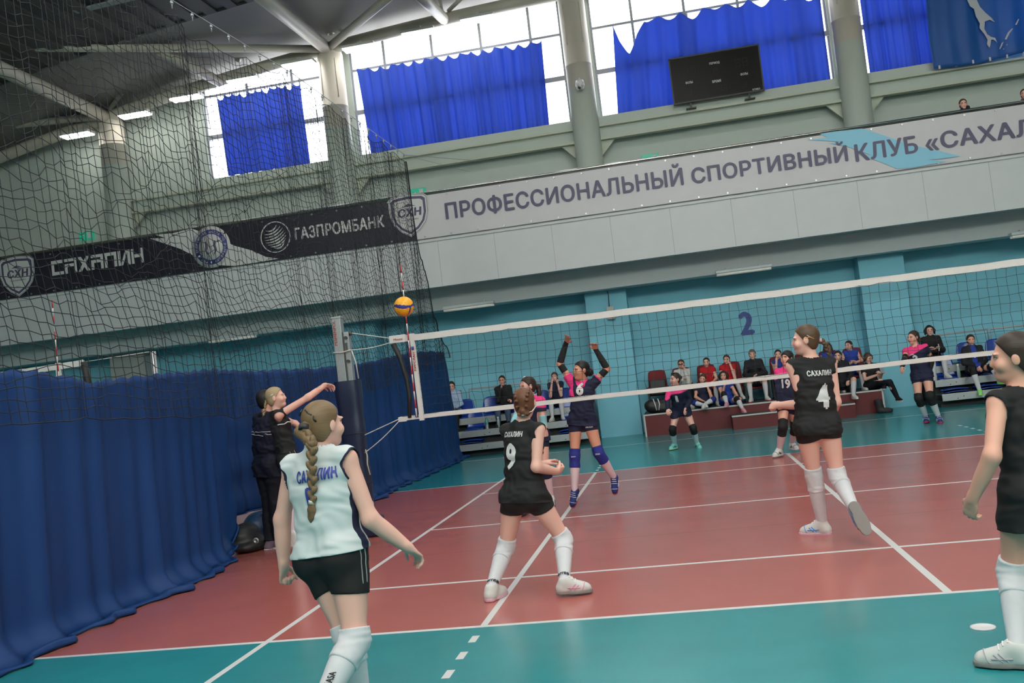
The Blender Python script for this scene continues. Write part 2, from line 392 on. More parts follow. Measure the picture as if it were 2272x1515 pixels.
class Person:
    """J: joints in world space. L/R are the person's own sides. s = height scale, b = build"""
    def __init__(p, label, J, s=1., b=1., skin='mid', hair='brown', fd=(0, -1, 0), hu=(0, 0, 1), h=.009, hf=.005, base=None, group=None, eyes=True):
        p.J = {k: np.asarray(v, float) for k, v in J.items()}; J = p.J; p.s, p.b, p.h, p.hf = s, b, h, hf
        p.hair, p.skin = hair, SKIN[skin] if isinstance(skin, str) else skin
        for k in ('hL', 'hR', 'sL', 'sR', 'N', 'H'): assert k in J, k
        p.P = (J['hL']+J['hR'])/2; p.lat = vn(J['hL']-J['hR']); p.slat = vn(J['sL']-J['sR']); p.up = vn(J['N']-p.P)
        p.C = J.get('C', lerp(p.P, J['N'], .68)); p.fwd = np.cross(vn(p.lat+p.slat), p.up); p.pf = np.cross(p.lat, vn(p.C-p.P)); p.cf = np.cross(p.slat, vn(J['N']-p.C))
        p.F = frame(fd, hu); p.Hs = s**.5
        z = min(J[k][2] for k in J); bs = base if base is not None else (p.P[0], p.P[1], max(0, z-.1))
        p.root = thing('person', bs, label, 'person', group); p.parts = {}
    # ---- prims
    def trunk(p, off=0., k=.03, top=True, hem=None, flare=0.):
        s, b, J = p.s, p.b, p.J; P, C, N = p.P, p.C, J['N']; u1 = C-P; u2 = N-C; st = []
        def S(c, l, w, d): st.append((c, l, w*s*b, d*s*b))
        if hem is not None:
            w, d = hem[1:] if len(hem) > 1 else (.172, .122); S(P-vn(u1)*hem[0], p.lat, w, d)
        else: S(P-vn(u1)*.03*s, p.lat, .138, .094)
        S(P+u1*.10, p.lat, .150, .100); S(P+u1*.52, vn(p.lat*.6+p.slat*.4), .112+flare, .080+flare); S(P+u1*.92, p.slat, .126+flare*.5, .090+flare*.5); S(C+u2*.34, p.slat, .136, .086); S(C+u2*.72, p.slat, .108, .060)
        out = [Seg(st[i], st[i+1], k, off) for i in range(len(st)-1)]
        r = .044*s*b
        for q in ('sL', 'sR'): out.append(Limb(lerp(N, J[q], .18)-vn(u2)*.02*s, J[q], [r*.95, r*1.02], .035, None, off))
        return out
    def glutes(p, off=0.):
        s, b = p.s, p.b; u = vn(p.C-p.P); return [Ell(p.P+p.lat*q*.075*s*b-p.pf*.055*s*b-u*.015*s, (.085*s*b, .075*s*b, .09*s*b), np.array([p.lat, p.pf, u]), .04, 'u', off) for q in (-1, 1)]
    def bust(p, off=0.):
        s, b = p.s, p.b; u = vn(p.J['N']-p.C); return [Ell(p.C+p.slat*q*.068*s*b+p.cf*.062*s*b+u*.035*s, (.062*s, .045*s, .06*s), np.array([p.slat, p.cf, u]), .05, 'u', off) for q in (-1, 1)]
    def arm(p, S, off=0., a=(0, 1), f=(0, 1), fr=1.):
        J, s, b = p.J, p.s, p.b**.8; out = []
        if a: out.append(Limb(J['s'+S], J['e'+S], np.array([.044, .043, .041, .038, .0355])*s*b*fr, .03, None, off, *a))
        if f: out.append(Limb(J['e'+S], J['w'+S], np.array([.037, .0395, .037, .031, .0255])*s*b*fr, .03, None, off, *f))
        return out
    def leg(p, S, off=0., t=(0, 1), c=(0, 1), fr=1.):
        J, s, b = p.J, p.s, p.b; out = []
        if t: out.append(Limb(J['h'+S], J['k'+S], np.array([.082, .082, .077, .068, .058, .053])*s*b*fr, .035, None, off, *t))
        if c and 'a'+S in J:
            kn, an = J['k'+S], J['a'+S]; out.append(Limb(kn, an, np.array([.052, .053, .053, .047, .039, .033])*s*b*fr, .03, None, off, *c))
            if c == (0, 1) or c[0] < .5:
                bk = vn(an-kn); fw = p.pf-bk*(p.pf@bk)
                if np.linalg.norm(fw) > .2: out.append(Ell(lerp(kn, an, .3)-vn(fw)*.014*s*b, np.array([.040, .040, .095])*s*b, frame(fw, -bk), .03, 'u', off))
        return out
    def head(p):
        s = p.Hs; H, R = p.J['H'], p.F; W = lambda x, y, z: H+s*(R[0]*x+R[1]*y+R[2]*z); E = lambda c, r, k=.02, op='u': Ell(W(*c), np.array(r)*s, R, k, op)
        up = vn(H-p.J['N'])
        o = [E((0, -.018, .035), (.073, .092, .082), .02), E((0, .028, -.026), (.0575, .066, .080), .03), E((0, .048, -.086), (.031, .036, .028), .03),
             Limb(W(0, .086, .012), W(0, .099, -.026), np.array([.0065, .0105])*s, .012), E((0, .078, -.036), (.015, .017, .007), .008), E((0, .074, -.062), (.021, .0155, .0055), .008), E((0, .073, -.071), (.019, .0155, .0065), .008), E((0, .066, -.092), (.018, .016, .014), .02)]
        for q in (-1, 1):
            o += [E((q*.040, .060, -.032), (.026, .026, .026), .025), E((q*.033, .097, .004), (.017, .010, .010), .012, 's'), E((q*.032, .074, .003), (.0125, .0125, .0115), .004),
                  E((q*.033, .078, .024), (.026, .012, .008), .012), E((q*.078, -.008, -.006), (.009, .021, .031), .008)]
        o.insert(2, Limb(p.J['N']-up*.02, W(0, -.022, -.05), np.array([.056, .050, .047])*s*p.b**.5, .035)); return o
    def hand(p, S, k=.006):
        J, s = p.J, p.s; w = J['w'+S]; tip = J['p'+S]; d = vn(tip-w); pose = p.hp.get(S, {}); n = np.asarray(pose.get('n', p.fwd), float); n = vn(n-d*(n@d)); side = np.cross(n, d)*(1 if S == 'L' else -1)
        # n = the way the palm looks, side = towards the thumb
        curl = pose.get('curl', .5); th = pose.get('thumb', .6); L = s*1.0; out = [Ell(w+d*.048*L, (.040*L, .0145*L, .052*L), np.array([side, n, d]), .012), Limb(w-d*.02, w+d*.03*L, [.026*L, .026*L], .015, (n, 1.35))]
        for i, (o, ln) in enumerate(((.028, .068), (.0095, .076), (-.0095, .070), (-.027, .055))):
            b0 = w+d*(.090-.004*abs(i-1))*L+side*o*L; a = curl*(.9+.12*i); dr = d+side*(pose.get('spread', .12)*(1.5-i)); pts = [b0-d*.02*L, b0]; ang = 0
            for j, fr in enumerate((.46, .31, .23)):
                ang += a*(1.0, 1.25, .8)[j]; v_ = vn(dr)*math.cos(ang)+n*math.sin(ang); pts.append(pts[-1]+v_*ln*fr*L)
            r = np.array([.0088, .0086, .0078, .0066][: 4])*L*(.9 if i == 3 else 1)
            for j in range(4): out.append(Limb(pts[j], pts[j+1], [r[max(0, j-1)], r[j]], k if j else .01))
        b0 = w+d*.022*L+side*.026*L+n*.006*L; v0 = vn(side*(.95-.4*th)+d*.75+n*.5*th); v1 = vn(side*(.55-.6*th)+d*.9+n*.6*th)
        out += [Limb(b0, b0+v0*.036*L, [.0125*L, .0105*L], .012), Limb(b0+v0*.036*L, b0+v0*.036*L+v1*.030*L, [.0102*L, .0092*L], .004), Limb(b0+v0*.036*L+v1*.030*L, b0+v0*.036*L+v1*.055*L, [.0092*L, .0072*L], .003)]
        return out
    def body(p, hp=None, arms='LR', legs='LR', hands=True, bust=True, feet=()):
        p.hp = hp or {}; J = p.J; pr = p.trunk()+p.glutes()
        if bust: pr += p.bust()
        for S in legs: pr += p.leg(S)
        for S in arms: pr += p.arm(S)
        pr += p.head(); fine = [(J['H'], .155)]
        for S in arms:
            if hands: pr += p.hand(S); fine.append((lerp(J['w'+S], J['p'+S], .55), .105))
        for S in feet: pr.append(Limb(J['a'+S], J['t'+S], np.array([.036, .036, .03])*p.s, .03))
        lo, hi = bounds(pr); ax = axes(lo, hi, p.h, fine, p.hf); f = field(pr, ax); f[0] = f[-1] = .1; f[:, 0] = f[:, -1] = .1; f[:, :, 0] = f[:, :, -1] = .1
        v, q = nets(f, ax); v = relax(v, q, 1, .4)
        col = np.tile(np.array(p.skin), (len(v), 1)); l = ((v-J['H'])@p.F.T)/p.Hs; x, y, z = np.abs(l[:, 0]), l[:, 1], l[:, 2]; fr = y > .04
        hc = np.array(HAIR[p.hair])*1.3+.004
        def mix(mask, c, a):
            a = np.clip(a, 0, 1)[:, None]; m_ = mask[:, None]*a; col[:] = col*(1-m_)+np.array(c)*m_
        g = p.hf/.005
        mix(fr, np.array(p.skin)*np.array([1.0, .72, .68]), 1-((x-.040)/.022)**2-((z+.030)/.020)**2)
        mix(fr, (.42, .115, .10), 2.5*(1-(x/.023)**2-((z+.066)/.0105)**2))
        ex, ez = (x-.032), (z-.004)
        mix(fr, hc*.6+.01, 2.2*(1-(ex/.0175)**2-((ez-.002)/(.0085+.002*g))**2)); mix(fr & (ez < .004), (.62, .60, .58), 2.*(1-(ex/.0135)**2-(ez/.006)**2)); mix(fr, (.03, .02, .016), 2.5*(1-(ex/.0062)**2-(ez/.0062)**2))
        mix(fr, hc, 1.6*(1-((x-.032)/.018)**2-((z-.0245+.004*((x-.034)/.02)**2)/(.0042+.0015*g))**2))
        p.bodyo = put('body', np_mesh('body', v, q, skin_mat(), col), p.root); return p
    # ---- hair
    def cap(p, off=.009, fringe=0., low=-.088, m=None, vol=1., extra=(), side=0., name='hair', back=False, face=.010):
        s = p.Hs; R, H = p.F, p.J['H']; W = lambda x, y, z: H+s*(R[0]*x+R[1]*y+R[2]*z)
        pr = [Ell(W(0, -.018, .035), (np.array([.073, .092, .082])+off)*s*vol, R, .02)]
        if not back: pr += [Ell(W(0, -.030, -.03), (np.array([.066, .062, .06])+off)*s, R, .03)]
        pr += list(extra); n = R[1]*.817-R[2]*.577; lo, hi = bounds(pr); ax = axes(lo, hi, max(p.hf, .0045)); f0 = field(pr[:2 if not back else 1], ax)
        d = face+fringe; cut_plane(f0, ax, H+s*(n*d), n); cut_plane(f0, ax, W(0, -.02, low), -R[2]+R[1]*.5)
        if len(extra): f1 = field(list(extra), ax); f0 = np.minimum(f0, f1)
        v, q = nets(f0, ax); v = relax(v, q, 1, .4); me = np_mesh('hair', v, q, m or hair_mat('hair_'+p.hair, HAIR[p.hair], True)); l = ((v-H)@R.T)/s
        th = np.arctan2(l[:, 0], l[:, 2]-.01); a = me.attributes.new('strand', 'FLOAT_VECTOR', 'POINT'); a.data.foreach_set('vector', np.c_[np.cos(th)*26, np.sin(th)*26, l[:, 1]*9].astype(F32).ravel())
        return put(name, me, p.root)
    def hp_(p, x, y, z): return p.J['H']+p.Hs*(p.F[0]*x+p.F[1]*y+p.F[2]*z)
    def braid(p, pts, r=.022, n=9, m=None, tail=True):
        """three-strand plait along a polyline"""
        pts = np.array(pts); seg = np.r_[0, np.cumsum(np.linalg.norm(np.diff(pts, axis=0), axis=1))]; P = lambda t: np.array([np.interp(t*seg[-1], seg, pts[:, i]) for i in range(3)])
        pr = []; e = .8 if tail else 1.
        for i in range(n*2):
            t = e*(i+.5)/(n*2); c = P(t); d = vn(P(min(1, t+.05))-P(max(0, t-.05))); a = vn(np.cross(d, p.fwd)); sd = 1 if i % 2 else -1; rr = r*(1-.35*t)
            pr.append(Ell(c+a*sd*rr*.42, (rr*.62, rr*.62, rr*1.15), frame(p.fwd, d+a*sd*-.75), .003))
        if tail:
            tp = [P(e+(1-e)*q) for q in (0, .35, .7, 1)]
            for i in range(3): pr.append(Limb(tp[i], tp[i+1], [r*(.5, .75, .62)[i], r*(.75, .62, .12)[i]], .006, (p.fwd, 1.5)))
        o = sdf_obj('braid', pr, max(.0045, p.hf*.8), m or hair_mat('hair_'+p.hair, HAIR[p.hair]), p.root, it=1)
        if tail:
            c = P(e); d = vn(P(min(1, e+.05))-P(e-.05)); MB().tube([c-V(d)*.009, c+V(d)*.009], r*.55, 10).build('hair_tie', mat('hair_tie_cream', (.6, .55, .45), .7), p.root)
        return o
    def tail(p, pts, rs, name='ponytail'):
        return sdf_obj(name, [Limb(pts[i], pts[i+1], [rs[i], rs[i+1]], .01) for i in range(len(pts)-1)], max(.006, p.hf), hair_mat('hair_'+p.hair, HAIR[p.hair]), p.root, wr=(.002, 160., 1.))
    # ---- clothes
    def jersey(p, m, sleeve=0., hem=.09, off=.011, wr=.0025, h=None, name='jersey', neck=.066, hemw=(.178, .128), arms='LR', hole=.062, full=False, collar=0., flare=.022):
        J, s, b = p.J, p.s, p.b; p.hem_ = hem; h = h or p.h*.72; u = vn(p.C-p.P); pr = p.trunk(off, .03, hem=(hem+.05, *hemw), flare=flare)+p.glutes(off)+p.bust(off)
        for S in 'LR':
            if 'k'+S in J and hem > -.06: pr += p.leg(S, off+.004, (0, .42), None)
        nk = vn(J['H']-J['N']); pr.append(Limb(J['N']-p.up*.02, J['N']+nk*.05*s, np.array([.056, .052])*p.Hs*b**.5, .035, None, off))
        if not sleeve:
            for S in 'LR': pr += p.arm(S, off, (0, .12), None)
        if sleeve:
            for S in 'LR':
                if S in arms: pr += p.arm(S, off+.006 if sleeve < 1 else off, (0, min(1, sleeve+.15)), (0, .97) if full else None)
        lo, hi = bounds(pr); ax = axes(lo, hi, h); f = field(pr, ax)
        wrinkle(f, ax, wr*1.3, 26., s*40+hem*9); wrinkle(f, ax, wr*.7, 55., s*17)
        cut_plane(f, ax, p.P-u*hem, -u)
        sub = [Limb(J['N']-vn(J['N']-p.C)*.008, J['H'], np.array([neck-collar*.5, neck*1.1])*s, 0)]
        if collar: sub = [Limb(J['N']+vn(J['H']-J['N'])*.04, J['H'], np.array([neck, neck*1.1])*s, 0)]
        for q in sub: q.op = 's'; q.k = .012
        if not sleeve:
            for S in 'LR':
                q = Limb(J['s'+S]+(J['s'+S]-J['N'])*-.02-p.up*.012*s, J['s'+S]+(J['s'+S]-J['N'])*1.2-p.up*.02, np.array([hole*.8, hole*2.2])*s*b, 0); q.op = 's'; q.k = .01; sub.append(q)
        for q in sub:
            X, Y, Z = ax; d = q.d(X[:, None, None], Y[None, :, None], Z[None, None, :]); np.maximum(f, -d, out=f)
        if sleeve and not full:
            for S in 'LR':
                if S in arms:   # hem of the sleeve
                    e = vn(J['e'+S]-J['s'+S]); pt = lerp(J['s'+S], J['e'+S], sleeve); X, Y, Z = ax
                    d = ((X-pt[0])*e[0])[:, None, None]+((Y-pt[1])*e[1])[None, :, None]+((Z-pt[2])*e[2])[None, None, :]
                    g = Limb(J['s'+S], J['e'+S]+(J['e'+S]-J['s'+S])*.3, [.075*s*b]*2, 0).d(X[:, None, None], Y[None, :, None], Z[None, None, :])
                    np.maximum(f, np.where(g < 0, d, -.1).astype(F32), out=f)
        f[0] = f[-1] = .1; f[:, 0] = f[:, -1] = .1; f[:, :, 0] = f[:, :, -1] = .1
        v, q = nets(f, ax); v = relax(v, q, 1, .25); me = np_mesh(name, v, q, m); p.jer = put(name, me, p.root); p.jmesh_world = None; p.jv = (v, q); return p.jer
    def recolour(p, o, m2, fn):
        """second colour of cloth where the signed zone value fn(world points) is positive"""
        me = o.data; off = np.array(o.parent.location); n = len(me.vertices); v = np.zeros(n*3); me.vertices.foreach_get('co', v); v = v.reshape(-1, 3)+off
        k = len([a for a in me.attributes if a.name.startswith('zone')]); a = me.attributes.new('zone%d' % k, 'FLOAT', 'POINT'); a.data.foreach_set('value', np.asarray(fn(v), F32)*10)
        m = me.materials[0].copy(); me.materials[0] = m; nt = m.node_tree; b = nt.nodes['Principled BSDF']; at_ = nt.nodes.new('ShaderNodeAttribute'); at_.attribute_name = 'zone%d' % k
        g = nt.nodes.new('ShaderNodeMath'); g.operation = 'GREATER_THAN'; g.inputs[1].default_value = 0; mx = nt.nodes.new('ShaderNodeMix'); mx.data_type = 'RGBA'; c = b.inputs['Base Color']
        if c.is_linked: nt.links.new(c.links[0].from_socket, mx.inputs['A'])
        else: mx.inputs['A'].default_value = c.default_value
        mx.inputs['B'].default_value = m2.node_tree.nodes['Principled BSDF'].inputs['Base Color'].default_value
        nt.links.new(at_.outputs['Fac'], g.inputs[0]); nt.links.new(g.outputs[0], mx.inputs['Factor']); nt.links.new(mx.outputs['Result'], c)
    def shorts(p, m, t=.38, top=.12, off=.009, h=None, name='shorts', wr=.0012, long=False):
        J, s = p.J, p.s; u = vn(p.C-p.P); top = min(top, (.055-p.hem_)/s) if getattr(p, 'hem_', -1) > -.05 and not long else top; pr = p.trunk(off, .03)[:3]+p.glutes(off)
        for S in 'LR': pr += p.leg(S, off, (0, 1) if long else (0, min(1, t+.12)), (0, 1) if long else None, 1.0 if not long else 1.12)
        cuts = [(p.P+u*top*s, u)]
        lo, hi = bounds(pr); ax = axes(lo, hi, h or p.h*.9); f = field(pr, ax); wrinkle(f, ax, wr, 36., 2.); cut_plane(f, ax, *cuts[0]); X, Y, Z = ax
        for S in 'LR':
            if long:
                if 'a'+S in J: a0, a1 = lerp(J['k'+S], J['a'+S], .97), J['a'+S]-J['k'+S]
                else: continue
            else: a0, a1 = lerp(J['h'+S], J['k'+S], t), J['k'+S]-J['h'+S]
            e = vn(a1+(0 if long else -p.lat*(1 if S == 'L' else -1)*.12*np.linalg.norm(a1))); d = ((X-a0[0])*e[0])[:, None, None]+((Y-a0[1])*e[1])[None, :, None]+((Z-a0[2])*e[2])[None, None, :]
            o_ = 'R' if S == 'L' else 'L'; base = (J['h'+S], J['k'+S]) if not long else (J['k'+S], J['a'+S])
            g = Limb(base[0], base[1]+(base[1]-base[0])*.3, [.15*s]*2, 0).d(X[:, None, None], Y[None, :, None], Z[None, None, :]); g2 = Limb(J['h'+o_], J['k'+o_], [.15*s]*2, 0).d(X[:, None, None], Y[None, :, None], Z[None, None, :])
            np.maximum(f, np.where((g < 0) & (g <= g2), d, -.2).astype(F32), out=f)
        f[0] = f[-1] = .1; f[:, 0] = f[:, -1] = .1; f[:, :, 0] = f[:, :, -1] = .1
        v, q = nets(f, ax); v = relax(v, q, 1, .5); return put(name, np_mesh(name, v, q, m), p.root)
    def band(p, A, B, rs, m, name, off=.006, t=(0, 1), parent=None, wr=.0, h=None):
        """sleeve of cloth round a limb"""
        A, B = np.asarray(A), np.asarray(B); a, b_ = lerp(A, B, t[0]), lerp(A, B, t[1]); l = Limb(A, B, rs, .01, None, off)
        lo = np.minimum(a, b_)-max(l.rs)-.02; hi = np.maximum(a, b_)+max(l.rs)+.02; ax = axes(lo, hi, h or min(.007, p.h*.8)); f = field([l], ax)
        if wr: wrinkle(f, ax, wr, 60., 1.)
        e = vn(B-A); cut_plane(f, ax, a, -e); cut_plane(f, ax, b_, e); v, q = nets(f, ax); v = relax(v, q, 1, .5); return put(name, np_mesh(name, v, q, m), parent or p.root)
    def kneepad(p, S, m, lo=.30, hi=.16, off=.013, name='knee_pad'):
        J, s, b = p.J, p.s, p.b; K = J['k'+S]; pr = p.leg(S, off, (1-hi*1.8, 1), (0, lo*1.8)); ax = None
        l_, h_ = bounds(pr); ax = axes(l_, h_, min(.008, p.h*.85)); f = field(pr, ax); wrinkle(f, ax, .0022, 75., 1., (.5, .5, 1.6))
        t = vn(K-J['h'+S]); c = vn(J['a'+S]-K); cut_plane(f, ax, lerp(J['h'+S], K, 1-hi), -t); cut_plane(f, ax, lerp(K, J['a'+S], lo), c)
        v, q = nets(f, ax); v = relax(v, q, 1, .5); return put(name, np_mesh(name, v, q, m), p.root)
    def sock(p, S, m, t0=.12, off=.006, name='sock'):
        pr = p.leg(S, off, None, (0, 1)); J = p.J; e = vn(J['a'+S]-J['k'+S]); l_, h_ = bounds(pr); ax = axes(l_, h_, min(.008, p.h*.85)); f = field(pr, ax); cut_plane(f, ax, lerp(J['k'+S], J['a'+S], t0), -e)
        cut_plane(f, ax, J['a'+S]+e*.02, e); v, q = nets(f, ax); v = relax(v, q, 1, .4); return put(name, np_mesh(name, v, q, m), p.root)
    def shoe(p, S, m, sole, d=None, up=None, accent=None, name='shoe', L=.255):
        """d = heel-to-toe direction, up = sole normal"""
        J, s = p.J, p.s; a = J['a'+S]; L = L*s**.7; d = vn(d if d is not None else J['t'+S]-a); up = np.array([0, 0, 1.]) if up is None else np.asarray(up, float); up = vn(up-d*(up@d)) if abs(up@d) < .98 else vn(np.cross(np.cross(d, p.fwd), d))
        sd = np.cross(d, up); g = a-up*.082*s; hl = g-d*.055*s; W = lambda f, u, x=0: hl+d*f*L+up*u*s+sd*x*s
        foot = [Limb(W(.13, .036), W(.50, .036), np.array([.038, .037, .038])*s, .03), Limb(W(.5, .034), W(.82, .030), np.array([.040, .044, .036])*s, .03), Limb(W(.16, .05), W(.30, .085), np.array([.040, .043])*s, .03), Limb(W(.42, .066), W(.72, .04), np.array([.036, .03])*s, .03), Limb(lerp(J['k'+S], a, .93), a, np.array([.036, .040])*s, .02, None, .004)]
        ax = axes(*bounds(foot), min(.006, p.h*.7)); f = field(foot, ax); cut_plane(f, ax, g+up*.018*s, -up); cut_plane(f, ax, a+up*.032*s-d*.01, vn(up-d*.15)); v, q = nets(f, ax); v = relax(v, q, 1, .4)
        o = put(name, np_mesh(name, v, q, m), p.root)
        so = [Limb(W(.12, .02), W(.48, .02), np.array([.041, .036, .039])*s, .03, (up, .35)), Limb(W(.48, .02), W(.84, .02), np.array([.042, .049, .038])*s, .03, (up, .35))]
        ax = axes(*bounds(so), min(.006, p.h*.7)); f = field(so, ax); cut_plane(f, ax, g+up*.0, -up); cut_plane(f, ax, g+up*.026*s, up); v, q = nets(f, ax); v = relax(v, q, 1, .3); put('sole', np_mesh('sole', v, q, sole), o)
        if accent and p.h < .013:
            for k in (-1, 1):
                for f0, f1, z0, z1 in ((.36, .54, .030, .075), (.46, .62, .030, .068), (.30, .66, .045, .045)): seam(p, o, [W(f0, z0, k*.06), W((f0+f1)/2, (z0+z1)/2, k*.06), W(f1, z1, k*.05)], accent, .0042*s, 'side_stripe')
            for f_ in (.36, .43, .50): seam(p, o, [W(f_, .12-(f_-.36)*.3, -.028), W(f_+.01, .13-(f_-.36)*.3, 0), W(f_, .12-(f_-.36)*.3, .028)], mat('lace_white', (.8, .8, .78), .7), .0036*s, 'lace')
            seam(p, o, [W(.70, .02, -.06), W(.76, .06, -.03), W(.78, .07, 0), W(.76, .06, .03), W(.70, .02, .06)], accent, .003*s, 'toe_seam')
        return o
    def print_(p, body, c, w, h, m, right=None, up=None, bold=.0, name='number', target=None, slant=0., n=None, spacing=1.):
        """lettering on the jersey; c is a world point near the cloth"""
        o = target or p.jer; me = o.data.copy(); me.transform(Matrix.Translation(V(o.parent.location)))
        r = decal_text(name, body, c, right, up, w, h, m, me, o, bold, .0065, slant, .008 if p.h < .01 else .018, None, spacing); bpy.data.meshes.remove(me)
        r.data.transform(Matrix.Translation(V((0, 0, 0)))); return r
CL = {}
def cloth(name, col, rough=.75, noise=None): return mat('cloth_'+name, col, rough, bump=.06, bscale=900., spec=.25, noise=noise)
# ================================================================== the hall
def struct(o): o['kind'] = 'structure'; return o
def paint(name, col, rough=.7, noise=(3, .05), spec=.4): return mat(name, col, rough, noise=noise, bump=.05, bscale=60, spec=spec)
M_RED = paint('court_red', (.39, .11, .092), .22, (2.2, .10), .5); M_TEAL = paint('court_teal', (.020, .225, .245), .22, (2.2, .14), .5)
M_LINE = paint('court_line_white', (.66, .66, .64), .35); M_SEAM = mat('court_seam', (.05, .015, .015), .8, spec=.05)
M_CYAN = paint('cyan_wall_paint', (.20, .53, .66), .55); M_MINT = paint('mint_wall_paint', (.51, .57, .52), .6)
M_WHITE = paint('white_panel', (.62, .65, .66), .55); M_BEIGE = paint('beige_steel', (.50, .47, .39), .45)
M_DECK = mat('roof_deck', (.05, .05, .046), .6); M_GREYP = paint('grey_roof_panel', (.19, .18, .165), .6)
M_MULL = mat('window_frame_grey', (.32, .33, .36), .5)
# floor: one sheet whose vinyl colours and painted lines are faces of their own
lw = .05
LX = sorted({-24, -9, -9-lw, -4.6, -4.55, -3.025, -2.975, 2.975, 3.025, -.027, .027, 4.475, 4.525, 9, 9+lw, 17})
ys = {-14, 12.8, -9.15, -9.1, 9.1, 9.15, -4.5, -4.45, 4.45, 4.5, -3.025, -2.975, 2.975, 3.025, -.025, .025, -1.593, -1.587, 1.763, 1.769}
DASH = [(4.70+.35*i, 4.85+.35*i) for i in range(5)]
for a, b in DASH: ys |= {a, b, -a, -b}
LY = sorted(ys)
def floor_mat(x, y):
    near = lambda v, c, w=.03: abs(v-c) < w
    if near(y, 4.475) or near(y, -4.475): return 2 if abs(x) < 9.05 else 1
    if near(x, -4.575) and abs(y) < 9.15: return 2
    if near(x, 4.5) and abs(y) < 9.15: return 2
    if (near(y, 9.125) or near(y, -9.125)) and abs(x) < 4.6: return 2
    if near(y, 9.125) and abs(x) < 9: return 2
    if (near(x, -3) or near(x, 3)):
        if abs(y) < 4.5: return 2
        if any(a < abs(y) < b for a, b in DASH): return 2
    if near(x, 0) and abs(y) < 4.5: return 2
    if (near(y, 3) or near(y, -3) or near(y, 0)) and -4.6 < x < 4.52: return 2
    if abs(x) > 9 and abs(x) < 9.05 and abs(y) < 4.5: return 2
    if near(y, -1.59, .004) or near(y, 1.766, .004): return 3 if abs(x) < 9 else 1
    return 0 if abs(x) < 9 and abs(y) < 4.5 else 1
mb = MB()
vi = {}
mb.v = [(x, y, 0.) for x in LX for y in LY]; n = len(LY)
for i in range(len(LX)-1):
    for j in range(n-1):
        mb.f.append((i*n+j, (i+1)*n+j, (i+1)*n+j+1, i*n+j+1)); mb.m.append(floor_mat((LX[i]+LX[i+1])/2, (LY[j]+LY[j+1])/2)); mb.sm.append(False)
struct(mb.build('floor', [M_RED, M_TEAL, M_LINE, M_SEAM], fix=False))
fs = thing('floor_socket', (-.03, -5.26, 0), 'small round white cap of a post socket in the teal floor near the front', 'floor socket')
mb = MB(); mb.lathe([(.065, .001), (.065, .006), (.05, .008), (.045, .004), (0, .004)], (-.03, -5.26, 0), 24); mb.build('cap_ring', mat('socket_white', (.75, .75, .75), .4), fs)
# walls
YW = 12.4; CX = [-21.75, -15.5, -9.25, -3.0, 3.27, 9.5, 15.8]
mb = MB()
mb.bb((-24, YW, 0), (17, YW+.6, 3.5), 0); mb.bb((-24, WY, 3.5), (17, WY+.3, SILL), 1)
e = [-24]+[q for w in WINS for q in w]+[17]
for i in range(0, len(e), 2): mb.bb((e[i], WY, SILL), (e[i+1], WY+.3, 11.05), 1)
mb.bb((-24, WY, 11.05), (17, WY+.3, 12.6), 2)
struct(mb.build('wall_back', [M_CYAN, M_MINT, M_GREYP], fix=False))
mb = MB(); mb.bb((-24.3, -14.3, 0), (-24, 12.9, 12.6)); struct(mb.build('wall_left', M_MINT))
mb = MB(); mb.bb((17, -14.3, 0), (17.3, 12.9, 12.6)); struct(mb.build('wall_right', M_MINT))
mb = MB(); mb.bb((-24, -14.3, 0), (17, -14, 12.6)); struct(mb.build('wall_front', M_MINT))
zt = lambda x: 10.80-.0058*(x+2.)**2                      # height of the arched edge tube
zr = lambda x: zt(x)+.30
mb = MB()
xs = list(np.linspace(-24, 17, 165))
for k, (x0, x1) in enumerate(zip(xs[:-1], xs[1:])):        # ribbed deck, lighter panel strip next to the wall
    r = .05 if k % 2 else 0
    for (y0, y1, m_, d) in ((-14.3, 9.1, 0, 1.), (9.1, 12.9, 1, 0)):
        z0, z1 = zr(x0)+d*r+(.0), zr(x1)+d*r
        mb.add([(x0, y0, z0), (x1, y0, z1), (x1, y1, z1), (x0, y1, z0), (x0, y0, z0+.3), (x1, y0, z1+.3), (x1, y1, z1+.3), (x0, y1, z0+.3)], [(0, 1, 2, 3), (4, 7, 6, 5), (0, 3, 7, 4), (1, 5, 6, 2), (2, 6, 7, 3), (0, 4, 5, 1)], m_)
struct(mb.build('ceiling', [M_DECK, M_GREYP], fix=False))
# balcony: white fascia, lower beam, soffit
mb = MB(); mb.bb((-24, 10.3, 3.93), (17, 10.5, 6.05)); mb.bb((-24, 10.45, 4.0), (17, 12.6, 4.70)); mb.bb((-24, 10.27, 4.98), (17, 10.3, 5.03))
for x in np.arange(-22.4, 17, 1.32): mb.bb((x, 10.297, 3.95), (x+.008, 10.3, 4.97), 1)
struct(mb.build('trim_1', [M_WHITE, mat('panel_joint', (.33, .35, .36), .7)], fix=False))
mb = MB(); mb.bb((-24, 11.3, 3.47), (17, 11.75, 4.0)); mb.bb((-24, 11.75, 3.5), (17, 12.41, 4.0)); struct(mb.build('trim_2', M_WHITE, fix=False))
